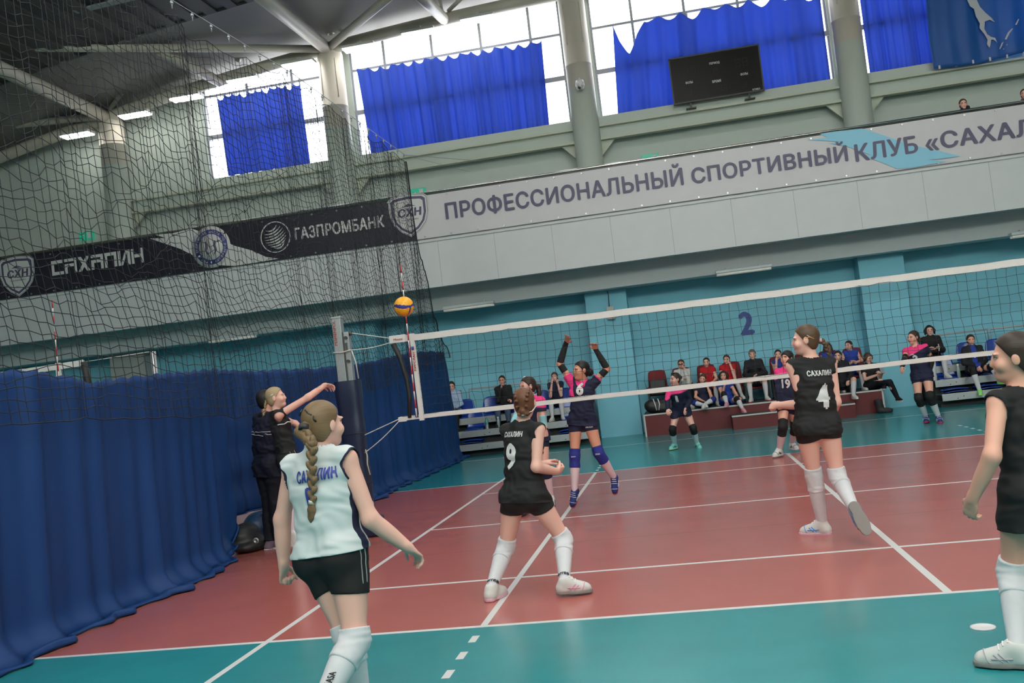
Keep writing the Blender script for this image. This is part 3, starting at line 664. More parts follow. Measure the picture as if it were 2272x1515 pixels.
# clad pillars below, round columns above
k = 3
for x in CX:
    if x < -16: continue
    mb = MB(); w = .49
    mb.bb((x-w, 11.8, 0), (x+w, 12.41, 3.5)); o = struct(mb.build('trim_%d' % k, M_CYAN if x > -12 else paint('grey_pillar_paint', (.36, .38, .37), .6))); k += 1
def col_mat():
    m = paint('column_paint', (.50, .47, .39), .45); nt = m.node_tree; b = nt.nodes['Principled BSDF']
    tc = nt.nodes.new('ShaderNodeTexCoord'); sp = nt.nodes.new('ShaderNodeSeparateXYZ'); gt = nt.nodes.new('ShaderNodeMath'); gt.operation = 'GREATER_THAN'; gt.inputs[1].default_value = 8.45
    mx = nt.nodes.new('ShaderNodeMix'); mx.data_type = 'RGBA'; mx.inputs['A'].default_value = (.60, .66, .59, 1); mx.inputs['B'].default_value = (.66, .61, .52, 1)
    nt.links.new(tc.outputs['Object'], sp.inputs[0]); nt.links.new(sp.outputs['Z'], gt.inputs[0]); nt.links.new(gt.outputs[0], mx.inputs['Factor']); nt.links.new(mx.outputs['Result'], b.inputs['Base Color']); return m
for x in CX:
    if x < -16: continue
    mb = MB(); mb.lathe([(.325, 4.2), (.325, 9.0), (.332, 9.0), (.332, 9.02), (.325, 9.02), (.325, zt(x)-.15), (.30, zt(x)-.05), (0, zt(x))], (x, 12.15, 0), 32)
    for a in (-.9, -2.2): mb.tube([(x+.327*math.cos(a), 12.15+.327*math.sin(a), zt(x)-1.3), (x+.327*math.cos(a), 12.15+.327*math.sin(a), zt(x)-.3)], .012, 6)
    struct(mb.build('trim_%d' % k, col_mat())); k += 1
# ledge beam under the windows with flanges and gussets
for a, b in zip(CX[1:-1], CX[2:]):
    mb = MB(); mb.bb((a+.3, 12.3, 7.2), (b-.3, 12.6, 7.75)); mb.bb((a+.3, 12.16, 7.47), (b-.3, 12.32, 7.52), 1); mb.bb((a+.3, 12.14, 7.14), (b-.3, 12.32, 7.2), 1)
    for x, d in ((a+.31, 1), (b-.31, -1)):
        mb.prism([(0, 0), (.34*d, 0), (0, -.36)], 12.28, 12.34, lambda u, v, w, x=x: (x+u, w, 7.14+v), 1)
    struct(mb.build('trim_%d' % k, [M_MINT, paint('ledge_flange_paint', (.50, .54, .44), .5)])); k += 1
# windows
glass = bpy.data.materials.new('window_glass'); glass.use_nodes = True; nt = glass.node_tree
tr = nt.nodes.new('ShaderNodeBsdfTransparent'); gl = nt.nodes.new('ShaderNodeBsdfGlossy'); gl.inputs['Roughness'].default_value = .05; mx = nt.nodes.new('ShaderNodeMixShader'); mx.inputs[0].default_value = .06
nt.links.new(tr.outputs[0], mx.inputs[1]); nt.links.new(gl.outputs[0], mx.inputs[2]); nt.links.new(mx.outputs[0], nt.nodes['Material Output'].inputs[0])
for i, (a, b) in enumerate(WINS):
    w = thing('window_%d' % (i+1), (a, WY+.1, SILL), None, None); struct(w); mb = MB()
    for z, t_ in ((SILL+.02, .03), (8.93, .06), (10.05, .03), (11.03, .03)): mb.bb((a, WY+.06-(t_-.03)*2, z-t_), (b, WY+.16, z+t_))
    xs_ = [a+.02, b-.02]+[q for q in np.arange(-14.355, 16, 1.276) if a+.2 < q < b-.2]
    for x in xs_: mb.bb((x-.032, WY+.05, SILL), (x+.032, WY+.17, 11.05))
    if len(xs_) > 4:
        x = sorted(xs_)[2]; mb.bb((x-.07, WY+.05, SILL), (x+.07, WY+.2, 10.0))
    struct(mb.build('window_frame', M_MULL, w))
    mb = MB(); mb.bb((a, WY+.105, SILL), (b, WY+.112, 11.05)); struct(mb.build('window_pane', glass, w))
# ------------------------------------------------------------------ roof steel
rt = thing('roof_truss', (-9.25, 12.0, 10.5), 'pale steel tube trusses spreading from the column heads under the roof', 'roof truss')
mb = MB(); mb.tube([(x, 12.0, zt(x)) for x in np.linspace(-23.5, 16.5, 60)], .15, 14); mb.build('edge_chord', M_BEIGE, rt)
def P3(q): return at(q[0], q[1], q[2])
def Pz(px, py, z): return on(px, py, 2, z)
def member(name, a, b, r, over=0.):
    a, b = np.asarray(a), np.asarray(b); b = b+(b-a)*over; mb = MB(); mb.tube([a, b], r, 12); mb.build(name, M_BEIGE, rt)
h1 = np.array([-9.25, 12.0, zt(-9.25)]); h0 = np.array([-15.5, 12.0, zt(-15.5)])
member('chord', h1, Pz(590, 0, 10.45), .17, .8); member('chord', h0, Pz(0, 152, 9.75), .17, .8)
member('brace', h1+(0, -.15, -.05), Pz(0, 105, 10.25), .095, .35); member('brace', h0+(0, -.15, 0), Pz(0, 280, 9.75), .095, .1)
c2 = Pz(355, 112, 10.32); member('strut', at(487, 182, 11.95), c2, .13)
member('brace', h1+(.1, -.1, 0), at(858, -2, 9.6), .10, .7)
member('strut', at(985, 42, 11.95), at(938, -4, 9.6), .14, .6)
member('web', h0+(.1, -.1, .1), at(424, 0, 10.6), .055, .3)
for a, b, r in (((93, 186, 11.), (25, 70, 10.6), .08), ((78, 175, 10.9), (65, 60, 10.6), .05), ((95, 184, 11), (143, 62, 10.9), .07), ((226, 208, 11.9), (165, 86, 11.6), .08), ((212, 200, 11.8), (150, 40, 11.), .06),
                ((735, 76, 11.9), (708, -6, 11.4), .09), ((757, 68, 11.9), (790, -10, 11.4), .085), ((995, 24, 11.9), (1024, -4, 11.5), .05), ((982, 30, 11.9), (975, -6, 11.5), .04), ((527, 133, 11.9), (584, 0, 10.8), .085), ((482, 95, 11.9), (482, 16, 11.7), .06)):
    member('web', P3(a), P3(b), r, .1)
# I-beams of the roof
for a, b, w in (((-40, 58, 7.6), (330, -30, 7.1), .32), ((206, 66, 9.25), (420, -12, 9.2), .22)):
    A, B = P3(a), P3(b); B = B+(B-A)*.5; A = A-(B-A)*.3; d = vn(B-A); n = vn(np.cross(d, (0, 0, 1))); u = np.cross(n, d); mb = MB()
    R = Matrix((d, n, u)).transposed(); c = (A+B)/2; L = np.linalg.norm(B-A)
    mb.box(c, (L, .03, w), R); mb.box(c+u*w/2, (L, w*.55, .03), R); mb.box(c-u*w/2, (L, w*.55, .03), R); mb.build('purlin', paint('purlin_grey', (.30, .32, .32), .5), rt)
# lamps hung along the arched tube
M_LAMP = mat('lamp_glow', (1, 1, 1), .4, emit=((1, .97, .92), 8.)); M_HOUS = mat('lamp_housing', (.55, .55, .52), .4)
LPX = [(170, 310), (297, 256), (411, 211), (538, 172), (660, 131), (795, 97), (927, 64), (1058, 34)]
WHERE = ['furthest left, behind the black netting', 'second from left, beside the left column head', 'third from the left, behind the netting', 'fourth from left, beside the first blue curtain', 'right above the first blue window curtain', 'just right of the second column head', 'above the second blue window curtain', 'last on the right, above the wide blue curtain']
for (px, py), wh in zip(LPX, WHERE):
    x = on(px, py, 1, 11.75)[0]; z = zt(x)-.27; t = thing('ceiling_lamp', (x, 11.75, z+.1), 'glowing lamp box on the roof tube, '+wh, 'lamp', 'lamps along the roof edge')
    mb = MB(); mb.bb((x-.42, 11.62, z), (x+.42, 11.98, z+.07)); mb.bb((x-.05, 11.8, z+.07), (x+.05, 11.95, z+.2)); mb.build('housing', M_HOUS, t, .01)
    for j in (0, 1):
        mb = MB(); mb.bb((x-.40, 11.64+j*.17, z-.035), (x+.40, 11.79+j*.17, z)); mb.build('tube_light', M_LAMP, t, .01)
# strip fixtures under the balcony
M_STRIP = mat('strip_tube', (.85, .85, .80), .35, emit=((1, .96, .85), .08)); M_STH = mat('strip_housing', (.62, .66, .68), .35)
for (px, py), wh in zip([(515, 750), (1040, 680), (1650, 600), (2310, 515)], ['behind the black netting', 'above the left bleacher and left of the pillar', 'above the wall number 2', 'at the right edge of the frame']):
    x, _, z = on(px, py, 1, 11.15); t = thing('strip_light', (x, 11.15, z), 'pale tube light fixture under the balcony, '+wh, 'lamp', 'strip lights under the balcony')
    mb = MB(); mb.bb((x-.62, 11.06, z), (x+.62, 11.28, z+.07)); mb.bb((x-.4, 11.2, z), (x-.34, 11.31, z+.12)); mb.bb((x+.34, 11.2, z), (x+.4, 11.31, z+.12)); mb.build('housing', M_STH, t, .012)
    for y in (11.10, 11.22):
        mb = MB(); mb.tube([(x-.60, y, z-.03), (x+.60, y, z-.03)], .026, 10); mb.build('tube_light', M_STRIP, t)
# ------------------------------------------------------------------ railing and banners
rl = thing('balcony_railing', (-3, 10.22, 6.05), 'bright metal handrail running along the top of the balcony banners', 'railing')
mb = MB(); mb.tube([(-23.9, 10.27, 6.11), (16.9, 10.27, 6.11)], .028, 10); mb.build('top_rail', mat('rail_steel', (.72, .70, .64), .22, 1.), rl)
mb = MB(); mb.tube([(-23.9, 10.285, 6.065), (16.9, 10.285, 6.065)], .018, 8); mb.build('rail_shade', mat('rail_shade_dark', (.10, .10, .10), .4, .8), rl)  # dark tube stands in for the shade below the top rail
M_BD = mat('banner_navy', (.012, .012, .024), .45, noise=(4, .3), bump=.12, bscale=3); M_BW = mat('banner_white', (.60, .60, .62), .5, noise=(3, .04), bump=.12, bscale=3)
M_INK = mat('banner_ink', (.075, .065, .13), .5); M_PRW = mat('print_white', (.66, .67, .66), .55); M_BLU = mat('print_seal_blue', (.045, .055, .25), .5); M_SKY = mat('print_light_blue', (.24, .55, .72), .5)
YB = 10.25
def banner(name, x0, x1, m, label, cat='banner'):
    t = thing(name, ((x0+x1)/2, YB, 5.05), label, cat); mb = MB()
    f = lambda u, v: (x0+(x1-x0)*u, YB-.012-.007*math.sin(u*(x1-x0)*2.3)*math.sin(v*3+u*9), 5.06+.985*v)
    mb.grid(f, int((x1-x0)*6), 8); mb.grid(lambda u, v: (x0+(x1-x0)*u, YB+.01, 5.06+.985*v), 4, 1); mb.build('sheet', m, t)
    g = MB(); g.tube([(0, -.028, 0), (0, 0, 0)], .022, 8); me = g.mesh('eyelet', mat('eyelet_metal', (.35, .35, .36), .35, .9))
    for x in np.arange(x0+.2, min(x1, 7.6), .62):
        for z in (5.10, 6.005): put('eyelet', me, t, True).location = V((x, YB, z))-t.location
    return t
bd = banner('banner', -18.35, -7.02, M_BD, 'dark navy sponsor banner hung on the left half of the balcony front'); bw = banner('banner', -7.02, 14, M_BW, 'long white club banner with dark letters along the right of the balcony')
def word(body, lb, rt_, m, par, name='lettering', cap=None, bold=.01, thick=.005, breve=False, ext_=1., slant=0., y=None, spacing=1.):
    y = YB-.028 if y is None else y; A, B = at(lb[0], lb[1], y), at(rt_[0], rt_[1], y); w = (B[0]-A[0])*ext_; h = B[2]-A[2]; z = (A[2]+B[2])/2
    if breve: h *= 1.25; z = A[2]+h/2
    return flat_text(name, body, (A[0]+w/2, y, z), (1, 0, 0), (0, 0, 1), w, h, m, par, bold, thick, slant, spacing)
M_TXT = M_INK
word('ПРОФЕССИОНАЛЬНЫЙ', (990, 489), (1513, 371), M_TXT, bw, breve=True, bold=.028); word('СПОРТИВНЫЙ', (1536, 408), (1878, 321), M_TXT, bw, breve=True, bold=.03)
word('КЛУБ', (1899, 359), (2033, 300), M_TXT, bw, bold=.03); word('«', (2055, 336), (2081, 306), M_TXT, bw, bold=.02); word('САХАЛИН»', (2089, 330), (2262, 266), M_TXT, bw, ext_=1.66, bold=.03)
def plate(name, poly, m, par, y=None, th=.004, conv=True):
    y = YB-.027 if y is None else y; pts = [at(px, py, y) for px, py in poly] if conv else poly
    mb = MB(); mb.prism([(p[0], p[2]) for p in pts], y, y-th, lambda u, v, w: (u, w, v)); return mb.build(name, m, par)
plate('brush_stroke', [(1818, 297), (1850, 292), (1913, 285), (1960, 300), (2010, 318), (2060, 330), (2130, 346), (2090, 352), (2060, 354), (2100, 358), (2030, 371), (1992, 375), (1950, 358), (1905, 343), (1935, 345), (1880, 325), (1840, 318), (1862, 314), (1790, 310), (1838, 306)], M_SKY, bw)
# crest
def crest(px, py, par, sw, sh, y):
    c = at(px, py, y); t = thing('crest', c, None, None); t.parent = par; t.location = V(c)-par.location
    sh_ = [(-.5, .40), (-.42, .46), (0, .5), (.42, .46), (.5, .40), (.5, .05), (.42, -.18), (.25, -.36), (0, -.5), (-.25, -.36), (-.42, -.18), (-.5, .05)]
    def outline(k): return [(c[0]+u*sw*k, c[2]+v*sh*k) for u, v in sh_]
    for i, (kk, m) in enumerate(((1., M_PRW), (.97, M_INK), (.95, M_PRW), (.88, M_INK), (.76, M_PRW))):
        mb = MB(); mb.prism(outline(kk), y-.002*i, y-.002*(i+1), lambda u, v, w: (u, w, v)); mb.build('crest_field' if m is M_PRW else 'crest_border', m, t)
    yy = y-.012; flat_text('lettering', 'СХН', (c[0]+.02, yy, c[2]+sh*.07), (1, 0, 0), (0, 0, 1), sw*.60, sh*.20, M_INK, t, .05, .003, .12)
    flat_text('lettering', 'САХАЛИН', (c[0]+.01, yy, c[2]-sh*.10), (1, 0, 0), (0, 0, 1), sw*.42, sh*.035, M_INK, t, .02, .003); flat_text('lettering', '2012', (c[0], yy, c[2]-sh*.26), (1, 0, 0), (0, 0, 1), sw*.14, sh*.04, M_INK, t, .01, .003)
    mb = MB(); mb.prism([(c[0]+sw*u, c[2]+sh*v) for u, v in ((-.18, .19), (-.08, .235), (0, .27), (.1, .235), (.2, .20), (.1, .21), (0, .20), (-.1, .21))], yy, yy-.003, lambda u, v, w: (u, w, v)); mb.build('crest_mountain', M_INK, t)
crest(908, 478, bw, .93, 1.0, YB-.03); crest(39, 613, bd, .96, 1.0, YB-.03)
# left banner print
def stencil(body, x0, x1, z0, z1, m, par, y):
    """square block capitals with cut corners"""
    G = {'С': [(0, 0, .22, 1), (0, 0, 1, .22), (0, .78, 1, 1)], 'А': [(0, 0, .22, .55), (.78, 0, 1, 1), (0, .45, 1, .65), (0, .8, 1, 1)], 'Х': 'X', 'Л': [(0, 0, .22, 1), (.78, 0, 1, 1), (0, .78, 1, 1)], 'И': [(0, 0, .22, 1), (.78, 0, 1, 1), 'N'], 'Н': [(0, 0, .22, 1), (.78, 0, 1, 1), (0, .4, 1, .62)]}
    n = len(body); cw = (x1-x0)/n; mb = MB(); H = z1-z0
    for i, ch in enumerate(body):
        a = x0+i*cw+cw*.04; w = cw*.90; P_ = lambda u, v: (a+u*w, z0+v*H); g = G[ch]
        polys = []
        if g == 'X': polys = [[(0, 0), (.28, 0), (1, 1), (.72, 1)], [(.72, 0), (1, 0), (.28, 1), (0, 1)]]
        else:
            for q in g:
                if q == 'N': polys.append([(.18, 0), (.36, 0), (.84, 1), (.64, 1)])
                else: polys.append([(q[0], q[1]), (q[2], q[1]), (q[2], q[3]), (q[0], q[3])])
        for j, pl in enumerate(polys): mb.prism([P_(u, v) for u, v in pl], y, y-.004-.0004*j, lambda u, v, w_: (u, w_, v))
    return mb.build('lettering', m, par)
A, B = at(115, 612, YB-.03), at(320, 558, YB-.03); stencil('САХАЛИН', A[0], B[0], A[2], A[2]+.36, M_PRW, bd, YB-.028)
word('ГАЗПРОМБАНК', (655, 533), (851, 476), M_PRW, bd, bold=.035)
plate('brush_stroke', [(345, 521), (385, 517), (425, 507), (470, 522), (520, 545), (560, 556), (590, 570), (618, 574), (565, 583), (520, 590), (480, 588), (440, 572), (400, 552), (332, 529), (368, 528)], M_PRW, bd)
c = at(468, 548, YB-.03); sl = [None]
for i, (r, m, nm) in enumerate(((.50, M_PRW, 'seal_rim'), (.42, M_BLU, 'seal_ring'), (.31, M_PRW, 'seal_field'))):
    mb = MB(); mb.lathe([(r, 0), (r, .003), (0, .003)], (c[0], YB-.03-.0025*i, c[2]), 40, 0, Matrix.Rotation(PI/2, 3, 'X')); mb.build(nm, m, bd)
ring = 'ГБУ • СПОРТИВНАЯ ШКОЛА ПО ВОЛЕЙБОЛУ • '
for i, ch in enumerate(ring):
    if ch == ' ': continue
    a = -PI*.62-2*PI*i/len(ring); flat_text('seal_lettering', ch, (c[0]+.365*math.cos(a), YB-.041, c[2]+.365*math.sin(a)), (math.sin(a), 0, -math.cos(a)), (math.cos(a), 0, math.sin(a)), .045, .06, M_PRW, bd, .02, .002)
for k_ in (-1, 1):
    mb = MB(); mb.tube([(c[0]+k_*.12, YB-.04, c[2]+.14), (c[0]+k_*.10, YB-.04, c[2]+.02), (c[0]+k_*.13, YB-.04, c[2]-.08), (c[0]+k_*.08, YB-.04, c[2]-.18)], [.02, .035, .025, .012], 6); mb.build('seal_figure', M_INK, bd)
mb = MB(); mb.tube([(c[0]-.06, YB-.04, c[2]+.2), (c[0], YB-.04, c[2]), (c[0]+.06, YB-.04, c[2]-.22)], [.012, .03, .01], 6); mb.build('seal_figure', mat('print_grey', (.3, .3, .34), .5), bd)
c = at(611, 526, YB-.03); mb = MB()
mb.tube([(c[0]+.36*math.cos(a), YB-.03, c[2]+.36*math.sin(a)) for a in np.linspace(0, 2*PI, 49)], .013, 6); mb.build('globe_ring', M_PRW, bd)
mb = MB()
for i in range(8):                                           # globe made of curved bands
    v = -.23+.065*i; r = math.sqrt(max(.01, .27**2-v*v)); pts = []
    for u in np.linspace(-1, 1, 15):
        x, z = u*r, v-.07*(1-u*u)+.02; q = .35; pts.append((c[0]+x*math.cos(q)-z*math.sin(q), YB-.03, c[2]+x*math.sin(q)+z*math.cos(q)))
    mb.tube(pts, [.004+.018*(1-u*u) for u in np.linspace(-1, 1, 15)], 6)
mb.build('globe_bands', M_PRW, bd)
# ------------------------------------------------------------------ curtains in the windows
M_WCUR = mat('window_curtain_blue', (.05, .105, .38), .6, bump=.03, bscale=300, trans=((.11, .19, .58), .5))
def wcurtain(top, bot, folds, label, y=WY-.07, seed=1, drop=.10):
    """top / bot: lists of (x, z) along the two edges; hung by points so that the top edge sags between them"""
    t = thing('window_curtain', ((top[0][0]+top[-1][0])/2, y, bot[0][1]), label, 'curtain', 'blue curtains in the high windows'); r = np.random.default_rng(seed)
    tx, tz = np.array(top).T; bx, bz = np.array(bot).T; N = int(abs(tx[-1]-tx[0])*34); M_ = 46; ph = r.uniform(0, 6, 6); L = abs(tx[-1]-tx[0])
    T = (tx-tx[0])/(tx[-1]-tx[0]); Bt = (bx-bx[0])/(bx[-1]-bx[0])
    def f(u, v):
        hk = u*folds; sag = drop*(1-abs(2*(hk % 1)-1)**1.5)*(1+.5*math.sin(ph[0]+int(hk)*2.1)); x = np.interp(u, T, tx)*(1-v)+np.interp(u, Bt, bx)*v; z0 = np.interp(u, T, tz)-sag; z = z0*(1-v)+np.interp(u, Bt, bz)*v
        w = .05*math.sin(2*PI*hk)*(1-v*.4)+.045*v*math.sin(2*PI*hk*.63+ph[1]+v)+.02*math.sin(2*PI*hk*2.3+ph[2])*(.4+v)+.03*math.sin(7*v+ph[3]+hk)*math.exp(-3*v)
        return (x, y-.02-w*.9, z)
    mb = MB(); mb.grid(f, N, M_); o = mb.build('curtain_cloth', M_WCUR, t, fix=False); md = o.modifiers.new('thickness', 'SOLIDIFY'); md.thickness = .004
    return t
wcurtain([(-12.59, 9.98), (-10.26, 9.95)], [(-12.51, 7.81), (-10.2, 7.78)], 11, 'narrow blue curtain in the leftmost high window, seen through the netting', seed=2)
wcurtain([(-8.68, 10.03), (-3.86, 9.93)], [(-8.55, 7.55), (-7.9, 7.42), (-7.2, 7.55), (-6.2, 7.78), (-5.5, 7.72), (-3.92, 7.57)], 16, 'wide blue curtain in the second high window, left of the dome camera column', seed=5, y=WY-.08)
wcurtain([(-2.07, 10.0), (-1.95, 9.7), (-1.75, 9.45), (-1.55, 9.62), (-1.31, 10.02), (0, 10.02), (1.4, 10.05), (2.84, 9.85)], [(-2.22, 7.55), (-1.7, 7.55), (-1.1, 7.75), (0, 7.78), (1.5, 7.72), (2.85, 7.74)], 9, 'sagging blue curtain in the window behind the black scoreboard', seed=8, drop=.16)
wcurtain([(3.72, 9.9), (6.4, 9.9)], [(3.74, 7.76), (4.2, 7.68), (6.4, 7.72)], 11, 'blue curtain in the window right of the third column, beside the map flag', seed=11)
# ------------------------------------------------------------------ scoreboard
sb = thing('scoreboard', (.18, 12.08, 7.45), 'black electronic scoreboard with blank digits standing on the ledge before the curtain', 'scoreboard')
y0, y1 = 12.05, 12.12; X0, X1, Z0, Z1 = -.84, 1.24, 7.69, 8.76
mb = MB(); mb.bb((X0, y0, Z0), (X1, y1, Z1)); mb.build('panel', mat('scoreboard_black', (.008, .007, .007), .32, spec=.12), sb, .008)
mb = MB()
for a, b in (((X0-.02, Z0-.02), (X1+.02, Z0+.012)), ((X0-.02, Z1-.012), (X1+.02, Z1+.02)), ((X0-.02, Z0), (X0+.012, Z1)), ((X1-.012, Z0), (X1+.02, Z1))): mb.bb((a[0], y0-.012, a[1]), (b[0], y1+.01, b[1]))
mb.build('frame', mat('scoreboard_frame', (.02, .02, .02), .5), sb)
for x in (-.46, .905):
    mb = MB(); mb.bb((x-.022, y1-.03, 7.53), (x+.022, y1+.01, Z0)); mb.bb((x-.12, 12.0, 7.52), (x+.12, 12.3, 7.535)); mb.build('leg', mat('scoreboard_frame', (.02, .02, .02), .5), sb)
for w_, px, py, wd_ in (('ПЕРИОД', 1585, 140, .24), ('ФОЛЫ', 1651, 164, .17), ('ФОЛЫ', 1529, 183, .17), ('ВРЕМЯ', 1590, 180, .2)):
    c = at(px, py, y0); flat_text('lettering', w_, (c[0], y0-.002, c[2]), (1, 0, 0), (0, 0, 1), wd_, .062, M_PRW, sb, .03, .003)
c = at(1681, 197, y0); flat_text('lettering', 'ELTABLO', (c[0]-.03, y0-.002, c[2]), (1, 0, 0), (0, 0, 1), .17, .04, M_PRW, sb, .03, .003)
M_DIG = mat('digit_off', (.016, .015, .015), .4, spec=.15)
for px, py, wd_, hh in ((1530, 158, .34, .2), (1645, 138, .34, .2), (1588, 157, .12, .14), (1531, 205, .13, .13), (1653, 187, .13, .13), (1593, 197, .46, .17)):
    c = at(px, py, y0); mb = MB(); nd = 1 if wd_ < .2 else (2 if wd_ < .4 else 4); dw = wd_/nd
    for i in range(nd):
        a = c[0]-wd_/2+dw*i+dw*.12; w_ = dw*.7
        for (u0, v0, u1, v1) in ((0, -.5, .14, .5), (.86, -.5, 1, .5), (0, .42, 1, .5), (0, -.04, 1, .04), (0, -.5, 1, -.42)): mb.bb((a+u0*w_, y0-.004, c[2]+v0*hh), (a+u1*w_, y0-.0005, c[2]+v1*hh))
    mb.build('digits', M_DIG, sb)
# ------------------------------------------------------------------ map flag
fl = thing('map_flag', (7, 12.0, 7.5), 'large sea blue flag with a pale island map hung at the upper right', 'flag')
M_FL = mat('flag_blue', (.012, .10, .36), .55, noise=(1.2, .12), trans=((.01, .20, .55), .25)); YF = 12.02
mb = MB(); mb.grid(lambda u, v: (5.02+4.6*u+.03*math.sin(6*v), YF+.03*math.sin(u*26+2*v)+.02*math.sin(u*61), 10.3-(2.76+.05*math.sin(u*9))*v), 160, 30); o = mb.build('flag_cloth', M_FL, fl, fix=False); md = o.modifiers.new('thickness', 'SOLIDIFY'); md.thickness = .004
isl = [(2146, 0), (2152, 14), (2161, 20), (2165, 36), (2174, 52), (2173, 62), (2184, 76), (2191, 88), (2190, 98), (2195, 106), (2197, 102), (2199, 88), (2204, 88), (2210, 92), (2213, 96), (2208, 84), (2199, 82), (2190, 76), (2184, 64), (2185, 48), (2196, 44), (2207, 49), (2200, 40), (2186, 28), (2174, 15), (2167, 0), (2160, -30), (2140, -30)]
plate('island_map', isl, mat('flag_print', (.50, .53, .58), .6), fl, YF-.06)
for pl in ([(2217, 109), (2222, 96), (2227, 92), (2223, 102), (2219, 109)], [(2229, 87), (2236, 72), (2245, 63), (2248, 63), (2240, 74), (2233, 88)], [(2252, 55), (2259, 42), (2261, 43), (2256, 55)], [(2232, 100), (2236, 97), (2234, 101)], [(2225, 109), (2229, 107), (2227, 110)]): plate('island_map', pl, mat('flag_print', (.50, .53, .58), .6), fl, YF-.06)
for i in range(9):
    x = 5.12+.36*i; mb = MB(); mb.bb((x-.018, YF-.03, 7.50), (x+.018, YF+.03, 7.58)); mb.build('hem_clip', M_PRW, fl)
# ------------------------------------------------------------------ cameras, signs, wall number, junction box
c = at(1288, 192, 11.75); dc = thing('dome_camera', (c[0], 11.8, c[2]), 'white dome security camera on the round column between the blue curtains', 'camera')
mb = MB(); mb.lathe([(.03, .13), (.09, .12), (.105, .06), (.108, 0), (.10, -.02)], (c[0], 11.66, c[2]), 20); mb.build('housing', mat('camera_white', (.72, .72, .70), .35), dc)
mb = MB(); mb.lathe([(.094, -.02), (.09, -.06), (.065, -.10), (.02, -.118), (0, -.12)], (c[0], 11.66, c[2]), 20); mb.build('dome', mat('camera_dome', (.42, .42, .42), .2), dc)
mb = MB(); mb.lathe([(.035, 0), (.035, .012), (0, .014)], (c[0]-.02, 11.585, c[2]-.065), 14, 0, Matrix.Rotation(PI/2, 3, 'X')); mb.build('lens', mat('lens_black', (.02, .02, .02), .1), dc)
mb = MB(); mb.tube([(c[0]+.01, 11.83, c[2]+.16), (c[0], 11.7, c[2]+.18), (c[0], 11.66, c[2]+.12)], .022, 8); mb.build('bracket', mat('camera_white', (.72, .72, .70), .35), dc)
mb = MB(); mb.tube([(c[0]-.05, 11.84, c[2]), (c[0]-.18, 11.88, c[2]-.4), (c[0]-.24, 11.92, 7.6)], .006, 6); mb.build('cable', mat('camera_white', (.72, .72, .70), .35), dc)
c = at(519, 28, 12.55); sc_ = thing('small_camera', c, 'small dark wall camera high behind the roof struts at upper left', 'camera')
mb = MB(); mb.bb((c[0]-.16, 12.45, c[2]-.12), (c[0]+.16, 12.6, c[2]+.1)); mb.build('mount', M_GREYP, sc_, .01); mb = MB(); mb.tube([(c[0], 12.45, c[2]), (c[0]-.03, 12.22, c[2]-.05)], .07, 12); mb.build('body', mat('lens_black', (.02, .02, .02), .1), sc_)
M_EX = mat('exit_green', (.015, .26, .17), .4, emit=((.02, .5, .3), .25))
for px, py, wh in ((1443, 352, 'half hidden by the white banner under the scoreboard'), (926, 427, 'mostly hidden above the crest'), (190, 523, 'behind the netting at far left')):
    c = at(px, py, 12.5); t = thing('exit_sign', c, 'green exit sign on upper wall, '+wh, 'sign', 'green exit signs'); mb = MB(); mb.bb((c[0]-.2, 12.5, c[2]-.11), (c[0]+.2, 12.6, c[2]+.11)); mb.build('panel', M_EX, t, .006)
    mb = MB(); mb.tube([(c[0]-.10, 12.495, c[2]+.02), (c[0]-.05, 12.495, c[2]+.03), (c[0]-.08, 12.495, c[2]-.05)], .012, 6); mb.build('pictogram_figure', M_PRW, t); mb = MB(); mb.bb((c[0]+.05, 12.492, c[2]-.08), (c[0]+.15, 12.499, c[2]+.08)); mb.build('pictogram_door', M_PRW, t)
wn = thing('wall_number', (.15, 12.38, 2.03), 'dark blue number 2 painted on the cyan wall above the red chairs', 'number'); c = at(1656, 717, 12.39)
flat_text('numeral', '2', (c[0], 12.398, c[2]), (1, 0, 0), (0, 0, 1), .34, .56, mat('wall_blue_ink', (.02, .055, .26), .5), wn, .055, .006)
c = at(1355, 694, 11.7); jb = thing('junction_box', (c[0], 11.75, c[2]), 'pale grey electrical box with a cable on the pillar behind the blocker', 'box')
mb = MB(); mb.bb((c[0]-.09, 11.68, c[2]-.15), (c[0]+.09, 11.8, c[2]+.15)); mb.build('case', mat('box_grey', (.50, .50, .48), .5), jb, .01); mb = MB(); mb.tube([(c[0]-.02, 11.78, c[2]+.14), (c[0]-.01, 11.785, c[2]+.45), (c[0]-.03, 11.785, 3.45)], .012, 6); mb.build('cable', mat('cable_dark', (.08, .07, .06), .6), jb)
# ================================================================== things on the court and along the wall
M_STEEL = mat('galvanised_steel', (.42, .44, .45), .42, .75, noise=(30, .15)); M_PAD = mat('pad_navy_vinyl', (.010, .016, .045), .38, noise=(6, .2), bump=.15, bscale=5)
M_TAPE = mat('net_tape_white', (.68, .68, .66), .65, noise=(20, .06)); M_CORD = mat('net_cord_black', (.012, .014, .02), .8); M_ROPE = mat('rope_pale', (.55, .55, .50), .8)
M_ARED = mat('antenna_red', (.45, .03, .04), .4); M_AWHT = mat('antenna_white', (.75, .75, .75), .4); M_SLV = mat('sleeve_black', (.012, .012, .012), .6, bump=.3, bscale=12)
